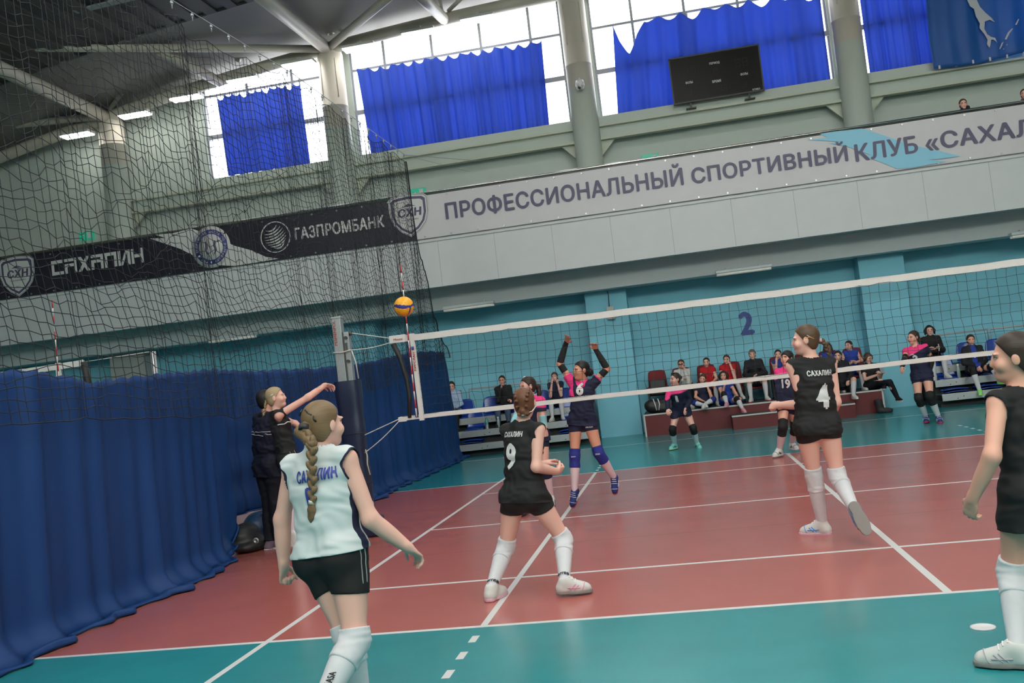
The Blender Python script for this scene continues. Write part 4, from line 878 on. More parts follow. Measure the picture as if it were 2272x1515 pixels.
# ---- volleyball pole with pad
PX = -5.40
po = thing('net_pole', (PX, 0, 0), 'steel volleyball post wrapped in a navy pad at the left end of the net', 'net post')
mb = MB(); mb.bb((PX-.075, -.05, 0), (PX+.035, .06, 2.61)); mb.bb((PX-.08, -.055, 2.60), (PX+.04, .065, 2.625)); mb.build('upright', M_STEEL, po, .006)
mb = MB(); mb.bb((PX+.04, -.04, 1.2), (PX+.115, .045, 2.43)); mb.build('slide_rail', M_STEEL, po, .005); mb = MB(); mb.bb((PX+.04, -.055, 1.83), (PX+.055, -.04, 2.43)); mb.build('slot_strip', mat('slot_dark', (.06, .06, .06), .5), po)
for z in (2.08, 2.36):
    mb = MB(); mb.tube([(PX+.08, -.06, z), (PX+.08, -.035, z)], .02, 12); mb.build('bolt', mat('bolt_dark', (.1, .1, .1), .4, .8), po)
mb = MB(); mb.tube([(PX+.115, 0, 2.41), (PX+.14, 0, 2.41)], .03, 12); mb.build('pulley', mat('bolt_dark', (.1, .1, .1), .4, .8), po)
mb = MB(); mb.bb((PX+.06, -.047, 2.20), (PX+.09, -.042, 2.30)); mb.build('slot', mat('slot_dark', (.06, .06, .06), .5), po)
flat_text('lettering', 'PESMENPOL', (PX-.045, -.052, 2.43), (0, 0, 1), (-1, 0, 0), .30, .034, mat('print_red', (.30, .02, .02), .5), po, .02, .001)
mb = MB(); prof = []
for i in range(25):
    a = 2*PI*i/24
pts = []
def padpt(u, v):
    a = 2*PI*u; r = .125+.006*math.sin(9*v+2*a)+.004*math.sin(23*v); ex = abs(math.cos(a))**4+abs(math.sin(a))**4; r = r/(ex**.25)
    return (PX+.03+r*1.12*math.cos(a), r*math.sin(a), 1.85*(1-v)+.0)
mb.grid(padpt, 28, 40); n0 = len(mb.v); mb.add([padpt(i/28, 0) for i in range(28)], [tuple(range(28))]); mb.build('pad', M_PAD, po)
for z in (.62, 1.22):
    mb = MB(); mb.tube([padpt(i/28, 1-z/1.85) for i in range(29)], .006, 6); mb.build('pad_seam', mat('seam_dark', (.006, .008, .02), .6), po)
mb = MB(); mb.bb((PX-.14, -.17, 0), (PX+.26, .14, .22)); mb.build('base_pad', M_PAD, po, .03)
mb = MB(); mb.tube([(PX-.09, -.06, 2.20), (PX+.02, -.065, 2.19), (PX+.13, -.05, 2.21)], .009, 6); mb.build('rope_lashing', M_ROPE, po)
# ---- net
def make_net(xl, xr, zt_, label, full=True, right_end=False, xa=None, sgn=-1):
    t = thing('volleyball_net', ((xl+xr)/2, 0, zt_-1), label, 'net'); zb = zt_-1.0
    sag = lambda x: -.03*(1-((x-xl)/(xr-xl)*2-1)**2)*.8
    mb = MB(); mb.grid(lambda u, v: (xl+(xr-xl)*u, -.012+.004*math.sin(u*57), zt_+sag(xl+(xr-xl)*u)-.075*v+.002*math.sin(u*90)), 120, 2); mb.grid(lambda u, v: (xl+(xr-xl)*u, .012, zt_+sag(xl+(xr-xl)*u)-.075*v), 60, 2); mb.grid(lambda u, v: (xl+(xr-xl)*u, -.012+.024*v, zt_+sag(xl+(xr-xl)*u)), 60, 1); mb.build('top_tape', M_TAPE, t, fix=False)
    if full:
        mb = MB(); mb.grid(lambda u, v: (xl+(xr-xl)*u, -.008+.003*math.sin(u*47), zb+.05*(1-v)+.004*math.sin(u*33)), 120, 2); mb.grid(lambda u, v: (xl+(xr-xl)*u, .008, zb+.05*(1-v)), 60, 1); mb.build('bottom_tape', M_TAPE, t, fix=False)
        mb = MB(); r = np.random.default_rng(4); nx = int((xr-xl)/.1); xs_ = [xl+.02+.1*i for i in range(nx+1)]; zs_ = [zb+.05+i*(zt_-.075-zb-.05)/9 for i in range(10)]
        nd = {(i, j): V((x+r.normal(0, .005)+.02*math.sin(j*.5+x)*(1-j/9), .012*math.sin(x*3+j), z+r.normal(0, .005)+sag(x)*(j/9))) for i, x in enumerate(xs_) for j, z in enumerate(zs_)}
        for i in range(nx+1): mb.tube([nd[i, j] for j in range(10)], .0019, 4, cap=False)
        for j in range(10): mb.tube([nd[i, j] for i in range(nx+1)], .0019, 4, cap=False)
        o = mb.build('net_mesh', M_CORD, t, fix=False); o['kind'] = 'stuff'
    return t
nt_ = make_net(-4.78, 4.75, 2.305, 'volleyball net with white tapes stretched across the red court')
mb = MB(); mb.grid(lambda u, v: (-4.55+.055*u+.01*v, -.018, 2.315-1.03*v), 2, 12); mb.grid(lambda u, v: (-4.55+.055*u+.01*v, .018, 2.315-1.03*v), 2, 12); mb.build('side_band', M_TAPE, nt_, fix=False)
mb = MB(); mb.bb((-4.585, -.02, 1.33), (-4.552, .0, 2.22)); mb.build('antenna_pocket', mat('pocket_navy', (.012, .012, .07), .7), nt_)
flat_text('lettering', 'КИРСЛАН', (-4.522, -.0205, 1.98), (.02, 0, 1), (-1, 0, .02), .22, .03, mat('print_red', (.30, .02, .02), .5), nt_, .03, .001)
mb = MB(); mb.tube([(-4.525, -.021, 2.12), (-4.525, -.022, 2.16)], .016, 10); mb.build('badge', M_BLU, nt_); mb = MB(); mb.bb((-4.80, -.02, 2.225), (-4.60, .02, 2.315)); mb.build('tape_end', M_TAPE, nt_, .004); flat_text('lettering', 'Micasa', (-4.69, -.021, 2.265), (1, 0, 0), (0, 0, 1), .11, .025, mat('print_red', (.30, .02, .02), .5), nt_, .02, .001)
mb = MB(); mb.tube([(-4.76, 0, 2.22), (-4.70, .01, 2.05), (-4.645, 0, 1.8), (-4.635, .01, 1.6), (-4.66, 0, 1.33)], [.032, .028, .026, .027, .024], 10); mb.build('end_sleeve', M_SLV, nt_)
mb = MB(); mb.bb((-4.80, -.012, 1.295), (-4.70, .012, 1.35)); mb.build('tape_end', M_TAPE, nt_, .003)
for i, (a, b) in enumerate((((-4.79, 0, 2.29), (PX+.14, 0, 2.41)), ((-4.79, 0, 2.24), (PX+.12, -.05, 2.21)), ((-4.79, 0, 1.33), (PX+.12, -.03, 1.17)), ((-4.79, 0, 1.31), (PX+.16, -.06, .98)))):
    mb = MB(); a, b = V(a), V(b); mb.tube([a.lerp(b, k/8)+V((0, 0, -.02*math.sin(PI*k/8)))*(i % 2) for k in range(9)], .006, 6); mb.build('rope', M_ROPE, nt_)
mb = MB(); mb.tube([(PX+.17, -.08, .98), (PX+.19, -.1, 1.02), (PX+.2, -.09, .95), (PX+.19, -.09, .85), (PX+.21, -.09, .72)], .008, 6); mb.build('rope_tail', M_ROPE, nt_)
mb = MB(); mb.tube([(PX+.14, -.06, 2.2), (PX+.18, -.07, 2.05), (PX+.19, -.07, 1.86)], .008, 6); mb.build('rope_tail', M_ROPE, nt_)
def antenna(x, z0, label, y=-.02, dx=0):
    t = thing('antenna', (x, y, z0), label, 'antenna')
    for i in range(18):
        mb = MB(); mb.tube([(x+dx*i*.1, y, z0+i*.1), (x+dx*(i+1)*.1, y, z0+(i+1)*.1)], .0075, 8); mb.build('stripe', M_AWHT if i % 2 == 0 else M_ARED, t)
antenna(-4.565, 1.335, 'red and white striped antenna rising above the left end of the near net', -.035, .006)
# ---- the next court behind the netting
q = at(186, 803, 0); q2 = at(130, 815, 0)
n2 = make_net(q[0]-3.2, q[0], q[2]+.03, 'far left neighbouring net, its white top tape seen above the blue divider', False)
mb = MB(); mb.tube([(q[0], 0, q[2]), (q[0]+.02, 0, q[2]-.2), (q[0]+.10, 0, q[2]-.7), (q[0]+.1, 0, q[2]-.95)], .04, 8); mb.build('end_sleeve', M_SLV, n2)
mb = MB(); mb.bb((q2[0]-.03, -.02, q[2]-.95), (q2[0]+.03, .01, q[2]+.03)); mb.build('side_band', M_TAPE, n2)
mb = MB(); mb.tube([(q[0], 0, q[2]), (q[0]+.9, 0, q[2]+.02)], .006, 6); mb.build('rope', M_ROPE, n2)
antenna(q2[0], q2[2]-.95, 'striped antenna of the neighbouring court behind the black netting', -.03, .012)
mb = MB(); n2p = thing('net_pole', (q[0]+.95, 0, 0), 'plain steel post of the neighbouring net hidden behind the blue divider', 'net post'); mb.tube([(q[0]+.95, 0, 0), (q[0]+.95, 0, q[2]+.02)], .035, 10); mb.build('upright', M_STEEL, n2p)
# ---- ball
c = at(896, 680, -.95); bl = thing('volleyball', c, 'yellow and blue volleyball flying above the net beside the antenna', 'ball'); mb = MB(); r = .108
def bp_(i, j, nu=64, nv=40):
    a, b = 2*PI*i/nu, PI*j/nv; return (c[0]+r*math.sin(b)*math.cos(a), c[1]+r*math.sin(b)*math.sin(a), c[2]+r*math.cos(b))
nu, nv = 64, 40; mb.v = [bp_(i, j) for i in range(nu) for j in range(nv+1)]
for i in range(nu):
    for j in range(nv):
        k2 = (i+1) % nu; mb.f.append((i*(nv+1)+j, i*(nv+1)+j+1, k2*(nv+1)+j+1, k2*(nv+1)+j)); a, b = 2*PI*(i+.5)/nu, PI*(j+.5)/nv; z = math.cos(b)
        mb.m.append(1 if abs(z-.14*math.sin(2*a+.6)) < .15+.05*math.sin(3*a) or (abs(math.sin(a*1.5+.9)) < .16 and z < -.1) else (2 if abs(math.sin(3*a+z)) < .03 else 0)); mb.sm.append(True)
mb.build('ball', [mat('ball_yellow', (.80, .36, .012), .4, noise=(8, .05)), mat('ball_blue', (.03, .03, .22), .4), mat('ball_groove', (.45, .2, .01), .6)], bl)
# ---- divider curtain on x = -6.6
M_DIV = mat('divider_blue', (.0055, .038, .15), .6, noise=(1.5, .12), bump=.04, bscale=250, spec=.3); XD = -6.62
ty = [-7.5, -4.3, -3.8, -3.2, -2.2, -.6, .8, 2.1, 4.5, 6.8, 8.2, 9.9]; tz = [2.2, 2.17, 2.16, 2.05, 2.10, 2.16, 2.12, 2.12, 2.2, 2.36, 2.42, 2.42]
r = np.random.default_rng(9); PH = r.uniform(0, 6.28, 12)
def fold(y): return .5*math.sin(y*9.1+PH[0]+1.3*math.sin(y*1.7+PH[1]))+.33*math.sin(y*14.7+PH[2]+1.1*math.sin(y*2.3))+.25*math.sin(y*23+PH[3])
def lift(y): return .40*math.exp(-((y+.02)/.60)**4)
dv = thing('divider_curtain', (XD, 2, 0), 'long blue divider curtain hanging in folds along the left side of the court', 'curtain')
def dpt(u, v):
    y = -7.5+17.4*u+.8*u*v; z0 = np.interp(-7.5+17.4*u, ty, tz)+.012*math.sin(y*30); zb = lift(y)+.012; z = z0*(1-v)+zb*v
    f = fold(y*(1-.03*v)); A = .06+.03*v+.025*math.sin(3*v+y); x = XD+A*f+.03*math.sin(y*.9)*v-.22*math.exp(-((y+.1)/.9)**2)
    if v > .9 and lift(y) < .1: x += .13*((v-.9)/.1)**2*(1+.3*math.sin(y*2.3))
    if lift(y) > .05: x += .04*v**3*lift(y)/.5+.05*math.sin(z*14)*v*lift(y)
    return (x, y, z)
mb = MB(); mb.grid(dpt, 900, 34)
def hem(u, v):
    y = -7.5+18.2*u; b = dpt(min(1, u*18.2/18.2), 1.); a = v*PI; k = 1 if lift(y) < .05 else .3; w = (.11+.03*math.sin(y*1.9)+.015*math.sin(y*7))*k
    return (b[0]+w*.9*math.sin(a*.5), b[1], b[2]+.035*math.sin(a)*k*(1+.6*math.sin(y*7)))
mb.grid(hem, 600, 8); o = mb.build('curtain_cloth', M_DIV, dv, fix=False); md = o.modifiers.new('thickness', 'SOLIDIFY'); md.thickness = .004
# ---- netting above it
nn = thing('divider_netting', (XD+.08, 2, 6.4), 'black divider netting hung from a cable above the blue curtain', 'netting'); mb = MB(); r = np.random.default_rng(12)
NU, NV = 176, 46
def yend(z): return np.interp(z, [1.6, 2.4, 3.2, 4.7, 6.5], [9.9, 9.75, 8.75, 8.43, 8.14])
zc = lambda y: np.interp(y, [-7.5, -1.2, 2.3, 8.14], [5.9, 6.27, 6.47, 6.51])
uu = np.arange(NU+1); base = sum(a_*np.sin(2*PI*uu/w_+p_) for a_, w_, p_ in zip((.030, .022, .018, .014, .012), (23., 11.3, 6.1, 4.3, 2.7), r.uniform(0, 6, 5)))
jz = np.array([[base[(i+int(1.7*j)) % (NU+1)]*(1-.4*math.sin(j*.21)) for j in range(NV+1)] for i in range(NU+1)])+r.normal(0, .009, (NU+1, NV+1)); jy = r.normal(0, .005, (NU+1, NV+1))+r.normal(0, .014, (NU+1, 1))
nd = np.zeros((NU+1, NV+1, 3))
for i in range(NU+1):
    u = i/NU; u2 = u+.10*math.sin(PI*u)*u
    for j in range(NV+1):
        v = j/NV; zb = np.interp(-7.5+17*u2, [-7.5, -2.5, -.5, 4.7, 6.7, 9.6], [1.85, 1.68, 1.58, 1.77, 2.0, 2.3])
        y = -7.5+(8.14+7.5)*u2; z1 = zc(y)-.09-.10*abs(math.sin(y*PI/.92)); z = z1*(1-v)+zb*v; y = -7.5+(yend(z)+7.5)*u2
        nd[i, j] = (XD+.10-.22*math.exp(-((y+.1)/.9)**2)+.035*math.sin(y*5+v*2)+.01*math.sin(y*17)+.05*v, y+jy[i, j]*(1-u*.6), z+jz[i, j]*min(1, v*6)*min(1, (1-v)*6+.3)+.03*math.sin(y*1.9+j*.35)*math.sin(PI*v))
R_ = .0036
for i in range(NU+1): mb.tube(nd[i], R_, 4, cap=False)
for j in range(NV+1): mb.tube(nd[:, j], R_ if 0 < j < NV else .005, 4, cap=False)
o = mb.build('net_mesh', M_CORD, nn, fix=False); o['kind'] = 'stuff'
mb = MB(); mb.tube([(XD+.1, y, zc(y)) for y in (-7.5, -1.2, 2.3, 8.14)]+[(XD+1.0, 12.3, 7.1)], .006, 6); mb.build('cable', M_STEEL, nn)
mb = MB(); mb.tube([(XD+.1, 8.14, 6.5), (XD+.6, 12.3, 6.9)], .004, 6); mb.build('stay_wire', M_STEEL, nn)
g = MB(); g.tube([(0, 0, 0), (0, 0, -.10)], .008, 6); g.tube([(0, 0, -.02), (0, 0, -.05)], .018, 6); me = g.mesh('hook', M_STEEL)
for y in np.arange(-1.6, 8.1, .46): put('hook', me, nn, True).location = V((XD+.1, y, zc(y)))-nn.location
mb = MB(); mb.tube([nd[NU, j]+(0, .015, 0) for j in range(NV+1)], .012, 6); mb.build('edge_rope', M_CORD, nn)
# ---- bags and mat at the foot of the curtain
def blob(name, c, r, m, par, h=.02, cuts=None): return sdf_obj(name, [Ell(c, r, None, .03)], h, m, par, cuts or [((0, 0, .004), (0, 0, -1))], (.006, 18., 2.))
bg = thing('sports_bag', (-6.55, -.1, 0), 'dark blue bag on the floor under the lifted divider curtain behind the coach', 'bag'); m_bag = mat('bag_navy', (.014, .045, .12), .45, bump=.1, bscale=20)
sdf_obj('bag_body', [Limb((-6.74, .10, .21), (-6.55, .55, .21), [.19, .19], .05), Ell((-6.64, .30, .10), (.24, .34, .12), None, .06)], .02, m_bag, bg, [((0, 0, .004), (0, 0, -1))], (.006, 20., 1.)); mb = MB(); mb.tube([(-6.66, .0, .36), (-6.58, .06, .43), (-6.52, .22, .44), (-6.5, .36, .37)], .012, 6); mb.build('handle', mat('bag_trim', (.08, .14, .2), .5), bg)
bk = thing('backpack', (-6.72, -.38, 0), 'black bag with a small metal ring at the hem of the divider curtain', 'bag'); sdf_obj('bag_body', [Ell((-6.72, -.30, .16), (.17, .24, .17), None, .05), Ell((-6.66, -.32, .07), (.20, .28, .08), None, .05)], .02, mat('bag_black', (.010, .010, .011), .55, bump=.1, bscale=20), bk, [((0, 0, .004), (0, 0, -1))], (.008, 20., 3.))
mb = MB(); mb.lathe([(.035, 0), (.035, .012), (.018, .014), (.016, .004), (0, .004)], (-6.52, -.46, .13), 16, 0, Matrix.Rotation(PI/2, 3, 'X')); mb.build('ring', M_STEEL, bk)
# ---- bleachers
M_SEAT = mat('seat_blue_plastic', (.012, .05, .30), .22, noise=(3, .1)); M_TREAD = mat('tread_dark', (.035, .034, .035), .6); M_RAILG = mat('rail_grey', (.34, .33, .33), .45, .3); M_UNDER = mat('bleacher_dark_frame', (.02, .022, .025), .7)
def seat_unit(par, x, y, z, up=True, k=0):
    if up:
        f = lambda u, v: (x+(u-.5)*(.44-.07*v**3), y+.20+.06*v+.035*math.cos((u-.5)*2.6)-.035, z+.05+.40*(1-(2*u-1)**4*.14)*v+.0)
        mb = MB(); mb.grid(f, 12, 10); o = mb.build('seat_back', M_SEAT, par, fix=False); md = o.modifiers.new('thickness', 'SOLIDIFY'); md.thickness = .018
        f = lambda u, v: (x+(u-.5)*.44, y-.20+.40*v, z+.035+.02*math.cos((u-.5)*2.8)-.03*math.sin(PI*v)*math.cos((u-.5)*3)-.03*(1-v)**4)
        mb = MB(); mb.grid(f, 12, 10); o = mb.build('seat_pan', M_SEAT, par, fix=False); md = o.modifiers.new('thickness', 'SOLIDIFY'); md.thickness = .018
    else:
        for dz in (.03, .085):
            f = lambda u, v: (x+(u-.5)*.46, y-.20+.42*v, z+dz+.02*math.cos((u-.5)*2.8)-.02*math.sin(PI*v)); mb = MB(); mb.grid(f, 12, 8); o = mb.build('folded_seat', M_SEAT, par, fix=False); md = o.modifiers.new('thickness', 'SOLIDIFY'); md.thickness = .018
def bleacher(x0, x1, label, seats, rails):
    t = thing('bleacher', ((x0+x1)/2, 10.9, 0), label, 'bleacher')
    for k in range(3):
        y = 10.25+.42*k; z = .28+.28*k; mb = MB(); mb.bb((x0, y, z-.02), (x1, y+.46 if k < 2 else 12.3, z)); mb.build('tread', M_TREAD, t)
        mb = MB(); mb.bb((x0, y-.015, z-.145), (x1, y+.01, z+.004)); mb.build('channel', M_STEEL, t, .004)
        for xx in np.arange(x0+.3, x1, .95):
            for d in (0, .12):
                mb = MB(); mb.tube([(xx+d, y-.02, z-.11+d*.3), (xx+d, y-.01, z-.11+d*.3)], .011, 8); mb.build('bolt', M_UNDER, t)
    mb = MB(); mb.bb((x0+.02, 10.5, .0), (x1-.02, 12.3, .13)); mb.bb((x0+.02, 10.85, .1), (x1-.02, 12.3, .40)); mb.bb((x0+.02, 11.3, .36), (x1-.02, 12.3, .68)); mb.build('understructure', M_UNDER, t)  # solid dark boxes fill the space below the treads
    for x, row, up in seats: seat_unit(t, x, 10.25+.42*row+.22, .28+.28*row, up)
    for a, b in rails:
        n = max(2, int((b-a)/1.0)+1); yr = 11.75
        mb = MB(); mb.tube([(a, yr, .85), (a, yr, 1.51), (b, yr, 1.51), (b, yr, .85)], .02, 8); mb.build('guard_rail', M_RAILG, t); mb = MB(); mb.tube([(a, yr, 1.02), (b, yr, 1.02)], .016, 8); mb.build('guard_rail', M_RAILG, t)
        for x in np.linspace(a, b, n)[1:-1]:
            mb = MB(); mb.tube([(x, yr, .85), (x, yr, 1.5)], .016, 8); mb.build('rail_post', M_RAILG, t)
    return t
bleacher(-7.3, -3.62, 'folding bleacher with blue seats against the cyan wall, left of the pillar', [(-6.62, 2, True), (-5.98, 2, True), (-5.36, 2, True), (-4.76, 2, True), (-4.2, 2, True), (-6.32, 1, True), (-5.02, 1, True), (-4.05, 1, True), (-6.3, 0, False), (-4.05, 0, False)], [(-7.2, -6.75), (-6.55, -4.75), (-4.6, -3.65)])
bleacher(3.8, 9.4, 'folding bleacher with blue seats at the right, beside the second pillar', [(4.05, 2, True), (4.75, 2, True), (5.35, 2, True), (5.95, 2, True), (4.12, 1, True), (4.75, 1, True), (5.3, 1, True), (4.12, 0, False), (4.75, 0, False), (5.38, 0, False)], [(3.85, 5.3), (5.36, 9.3)])
mb = MB(); sp_ = thing('side_panel', (-3.56, 11.0, 0), 'dark grey end panel closing the left bleacher beside the pillar', 'panel'); mb.bb((-3.60, 10.95, 0), (-3.54, 11.75, 1.25)); mb.build('board', mat('panel_slate', (.05, .08, .10), .5), sp_, .01)
mb = MB(); mb.tube([(-3.57, 10.93, 0.02), (-3.57, 10.93, 1.45)], .018, 8); mb.build('edge_post', M_RAILG, sp_)
# bottles
def bottle(x, y, z, h, r, m, mcap, label, low=None):
    t = thing('bottle', (x, y, z), label, 'bottle'); mb = MB(); mb.lathe([(0, 0), (r, .003), (r, h*.62), (r*.85, h*.72), (r*.5, h*.82), (r*.5, h*.86)], (x, y, z), 16); mb.build('body', m, t)
    mb = MB(); mb.lathe([(r*.58, h*.85), (r*.58, h), (0, h)], (x, y, z), 14); mb.build('cap', mcap, t)
    if low: mb = MB(); mb.lathe([(r*1.02, 0), (r*1.02, h*.4)], (x, y, z), 16); mb.build('steel_base', low, t)
bottle(at(1078, 930, 10.8)[0], 10.85, .56, .26, .042, mat('bottle_teal', (.06, .30, .27), .35), mat('bottle_teal_cap', (.04, .25, .23), .4), 'teal and steel flask standing on the left bleacher step', M_STEEL)
bottle(at(1104, 930, 10.8)[0], 10.85, .56, .25, .034, mat('bottle_clear', (.32, .40, .42), .15, spec=.6), mat('bottle_cap_white', (.7, .7, .7), .4), 'clear plastic water bottle on the left bleacher step')
bottle(at(2116, 785, 10.9)[0], 10.72, .56, .30, .036, mat('bottle_clear', (.32, .40, .42), .15, spec=.6), mat('bottle_cap_white', (.7, .7, .7), .4), 'clear water bottle on the right bleacher beside the seated people')
# ---- red platform with step
M_PLAT = mat('platform_red', (.115, .006, .010), .5, noise=(5, .12)); M_PTOP = mat('platform_top', (.05, .05, .055), .7); M_PTRIM = mat('platform_trim_white', (.58, .58, .57), .5)
pf = thing('platform', (.18, 11.5, 0), 'dark red team bench platform with white edge trim under the wall number', 'platform')
mb = MB(); mb.bb((-2.39, 10.8, 0), (2.74, 12.36, .47)); mb.build('box', M_PLAT, pf); mb = MB(); mb.bb((-2.40, 10.8, .47), (2.75, 12.36, .49)); mb.build('top', M_PTOP, pf)
for a, b in (((-2.41, 10.785, .465), (2.76, 10.81, .497)), ((-2.41, 10.785, 0), (-2.375, 10.815, .47)), ((2.725, 10.785, 0), (2.76, 10.815, .47))): mb = MB(); mb.bb(a, b); mb.build('edge_trim', M_PTRIM, pf)
st = thing('step', (.77, 10.45, 0), 'low dark red step with a white front edge standing before the platform', 'step'); mb = MB(); mb.bb((-.5, 10.15, 0), (2.03, 10.78, .285)); mb.build('box', M_PLAT, st); mb = MB(); mb.bb((-.51, 10.14, .285), (2.04, 10.78, .30)); mb.build('tread', M_PTOP, st); mb = MB(); mb.bb((-.51, 10.13, .275), (2.04, 10.155, .305)); mb.build('edge_trim', M_PTRIM, st)
# ---- red chairs
M_UPH = mat('chair_red_upholstery', (.155, .006, .010), .75, noise=(30, .12), bump=.1, bscale=300); M_CHB = mat('chair_black', (.012, .012, .012), .55)
def chair(x, y, z, label, folded=False):
    t = thing('red_chair', (x, y, z), label, 'chair', 'red upholstered chairs on the platform')
    mb = MB(); mb.grid(lambda u, v: (x+(u-.5)*(.44-.05*v**4), y+.22+.09*v+.02*math.cos((u-.5)*3), z+.36+.60*v*(1-.05*(2*u-1)**4)), 12, 10); o = mb.build('backrest', M_UPH, t, fix=False); md = o.modifiers.new('padding', 'SOLIDIFY'); md.thickness = .07; md.offset = 0; b = o.modifiers.new('round', 'BEVEL'); b.width = .025; b.segments = 3
    mb = MB()
    if folded: mb.box((x, y+.13, z+.56), (.39, .09, .36), Matrix.Rotation(-.12, 3, 'X'))
    else: mb.box((x, y-.02, z+.315), (.40, .44, .09))
    mb.build('seat', M_CHB if folded else M_UPH, t, .03)
    for s_ in (-1, 1):
        mb = MB(); mb.bb((x+s_*.225-.02, y-.18, z+.0), (x+s_*.225+.02, y-.13, z+.54)); mb.bb((x+s_*.225-.02, y+.16, z), (x+s_*.225+.02, y+.21, z+.54)); mb.bb((x+s_*.225-.02, y-.2, z), (x+s_*.225+.02, y+.22, z+.03)); mb.build('side_frame', M_CHB, t, .006)
        mb = MB(); mb.bb((x+s_*.225-.03, y-.22, z+.52), (x+s_*.225+.03, y+.22, z+.58)); mb.build('armrest', M_UPH, t, .02)
CHX = [-2.03, -1.46, -.88, -.30, .24, .79, 1.36, 1.90, 2.43]
for x, wh in zip(CHX, ('empty red chair with its black seat folded up, first from the left', 'red chair under the woman in the white jacket', 'red chair under the first girl in a red jersey', 'red chair under the girl in red resting chin on hand', 'red chair under the person in the black jacket with a headband', 'red chair under the girl in blue touching her face', 'red chair mostly hidden behind the player with number 4', 'red chair under the girl in blue with long black hair', 'rightmost red chair, under the girl in blue clasping her hands')):
    chair(x, 11.72, .49, wh, x == CHX[0])
# bags on the platform and floor
b1 = thing('sports_bag', (-2.1, 11.05, .49), 'black bag with white straps on the left end of the red platform', 'bag'); sdf_obj('bag_body', [Limb((-2.22, 11.05, .66), (-1.75, 11.1, .64), [.15, .17], .05), Ell((-1.95, 11.05, .58), (.3, .16, .10), None, .05)], .02, mat('bag_black', (.010, .010, .011), .55, bump=.1, bscale=20), b1, [((0, 0, .494), (0, 0, -1))], (.008, 22., 4.))
for dx in (0, .1): mb = MB(); mb.tube([(-2.15+dx, 10.93, .82), (-2.12+dx, 10.89, .7), (-2.10+dx*.5, 10.885, .56)], .014, 6); mb.build('strap', M_TAPE, b1)
b2 = thing('boot', (2.62, 10.6, 0), 'dark boot standing on the floor at the right front corner of the platform', 'boot'); sdf_obj('boot_shaft', [Limb((2.60, 10.62, .28), (2.62, 10.62, .06), [.085, .08], .03), Limb((2.62, 10.62, .05), (2.80, 10.52, .045), [.07, .055], .03)], .012, mat('boot_dark', (.02, .02, .022), .7, bump=.2, bscale=40), b2, [((0, 0, .004), (0, 0, -1)), ((0, 0, .30), (0, 0, 1))], (.005, 30., 1.))
# ================================================================== the people
def yaw(a): a = math.radians(a); return np.array([math.sin(a), math.cos(a), 0.])      # 0 = away from the camera, 90 = to the right, 180 = towards it
UPV = np.array([0, 0, 1.])
def left(f): return vn(np.cross(UPV, f))
def pose(Y, s, P, N, H, pel, chest, arms, legs, dN=0., dH=0., hipw=.082, shw=.150, tilt=0., b=1.):
    """joints from sight-line points: P pelvis, N neck base, H head centre; arms / legs = side: ((px,py,sign) ...)"""
    J = {}; P3_ = at(*P, Y); N3 = at(*N, Y+dN); H3 = at(*H, Y+dN+dH); J['N'] = N3; J['H'] = N3+vn(H3-N3)*.158*s**.8; lp, lc = left(yaw(pel)), left(yaw(chest)); up = vn(N3-P3_)
    lc = vn(lc-up*(lc@up)+UPV*tilt); sc = N3-up*.045*s
    J['hL'], J['hR'] = P3_+lp*hipw*s*b, P3_-lp*hipw*s*b; J['sL'], J['sR'] = sc+lc*shw*s*b**.7, sc-lc*shw*s*b**.7
    for S, (e, w, t) in arms.items():
        J['e'+S] = ext(J['s'+S], *e[:2], .275*s, e[2]); J['w'+S] = ext(J['e'+S], *w[:2], .245*s, w[2]); J['p'+S] = ext(J['w'+S], *t[:2], .16*s, t[2])
    for S, (k_, a) in legs.items():
        J['k'+S] = ext(J['h'+S], *k_[:2], .405*s, k_[2]); J['a'+S] = ext(J['k'+S], *a[:2], .395*s, a[2])
        for q, L_, pr in (('k', .405, 'h'), ('a', .395, 'k')):
            v_ = J[q+S]-J[pr+S]; l_ = np.linalg.norm(v_)
            if l_ > L_*s*1.12: J[q+S] = J[pr+S]+v_/l_*L_*s*1.12
    return J
BLACK = cloth('black', (.014, .014, .015)); WHITE = cloth('white', (.66, .66, .69), noise=(40, .04)); NAVY = cloth('navy', (.014, .016, .042)); PINK = cloth('pink', (.72, .045, .20)); BLUE = cloth('royal_blue', (.02, .05, .30)); RED = cloth('red', (.42, .012, .018))
SKYB = cloth('sleeve_blue', (.30, .60, .66)); KBLUE = cloth('pad_blue', (.022, .028, .20)); JWHITE = cloth('jersey_white', (.60, .65, .66)); SOCKP = cloth('sock_pink', (.66, .50, .54)); DGREY = cloth('dark_grey', (.03, .03, .035)); PRW = mat('print_jersey_white', (.70, .70, .70), .6); PRB = mat('print_jersey_blue', (.02, .035, .26), .6)
LBLUE = cloth('shirt_light_blue', (.36, .47, .66)); JEANS = cloth('jeans', (.05, .08, .14)); SHW = cloth('shoe_white', (.62, .62, .60)); SHB = cloth('shoe_blue', (.02, .035, .16)); SHM = cloth('shoe_mint', (.18, .58, .54)); SHL = cloth('shoe_lime', (.35, .85, .25)); SHC = cloth('shoe_light_blue', (.25, .50, .72)); SHPU = cloth('shoe_mauve', (.16, .11, .15)); SOLR = mat('sole_red', (.42, .02, .05), .6); SOLW = mat('sole_white', (.66, .66, .64), .6); SOLB = mat('sole_black', (.02, .02, .025), .6); SOLG = mat('sole_grey', (.22, .20, .19), .7); SOLP = mat('sole_pink', (.60, .35, .42), .6)
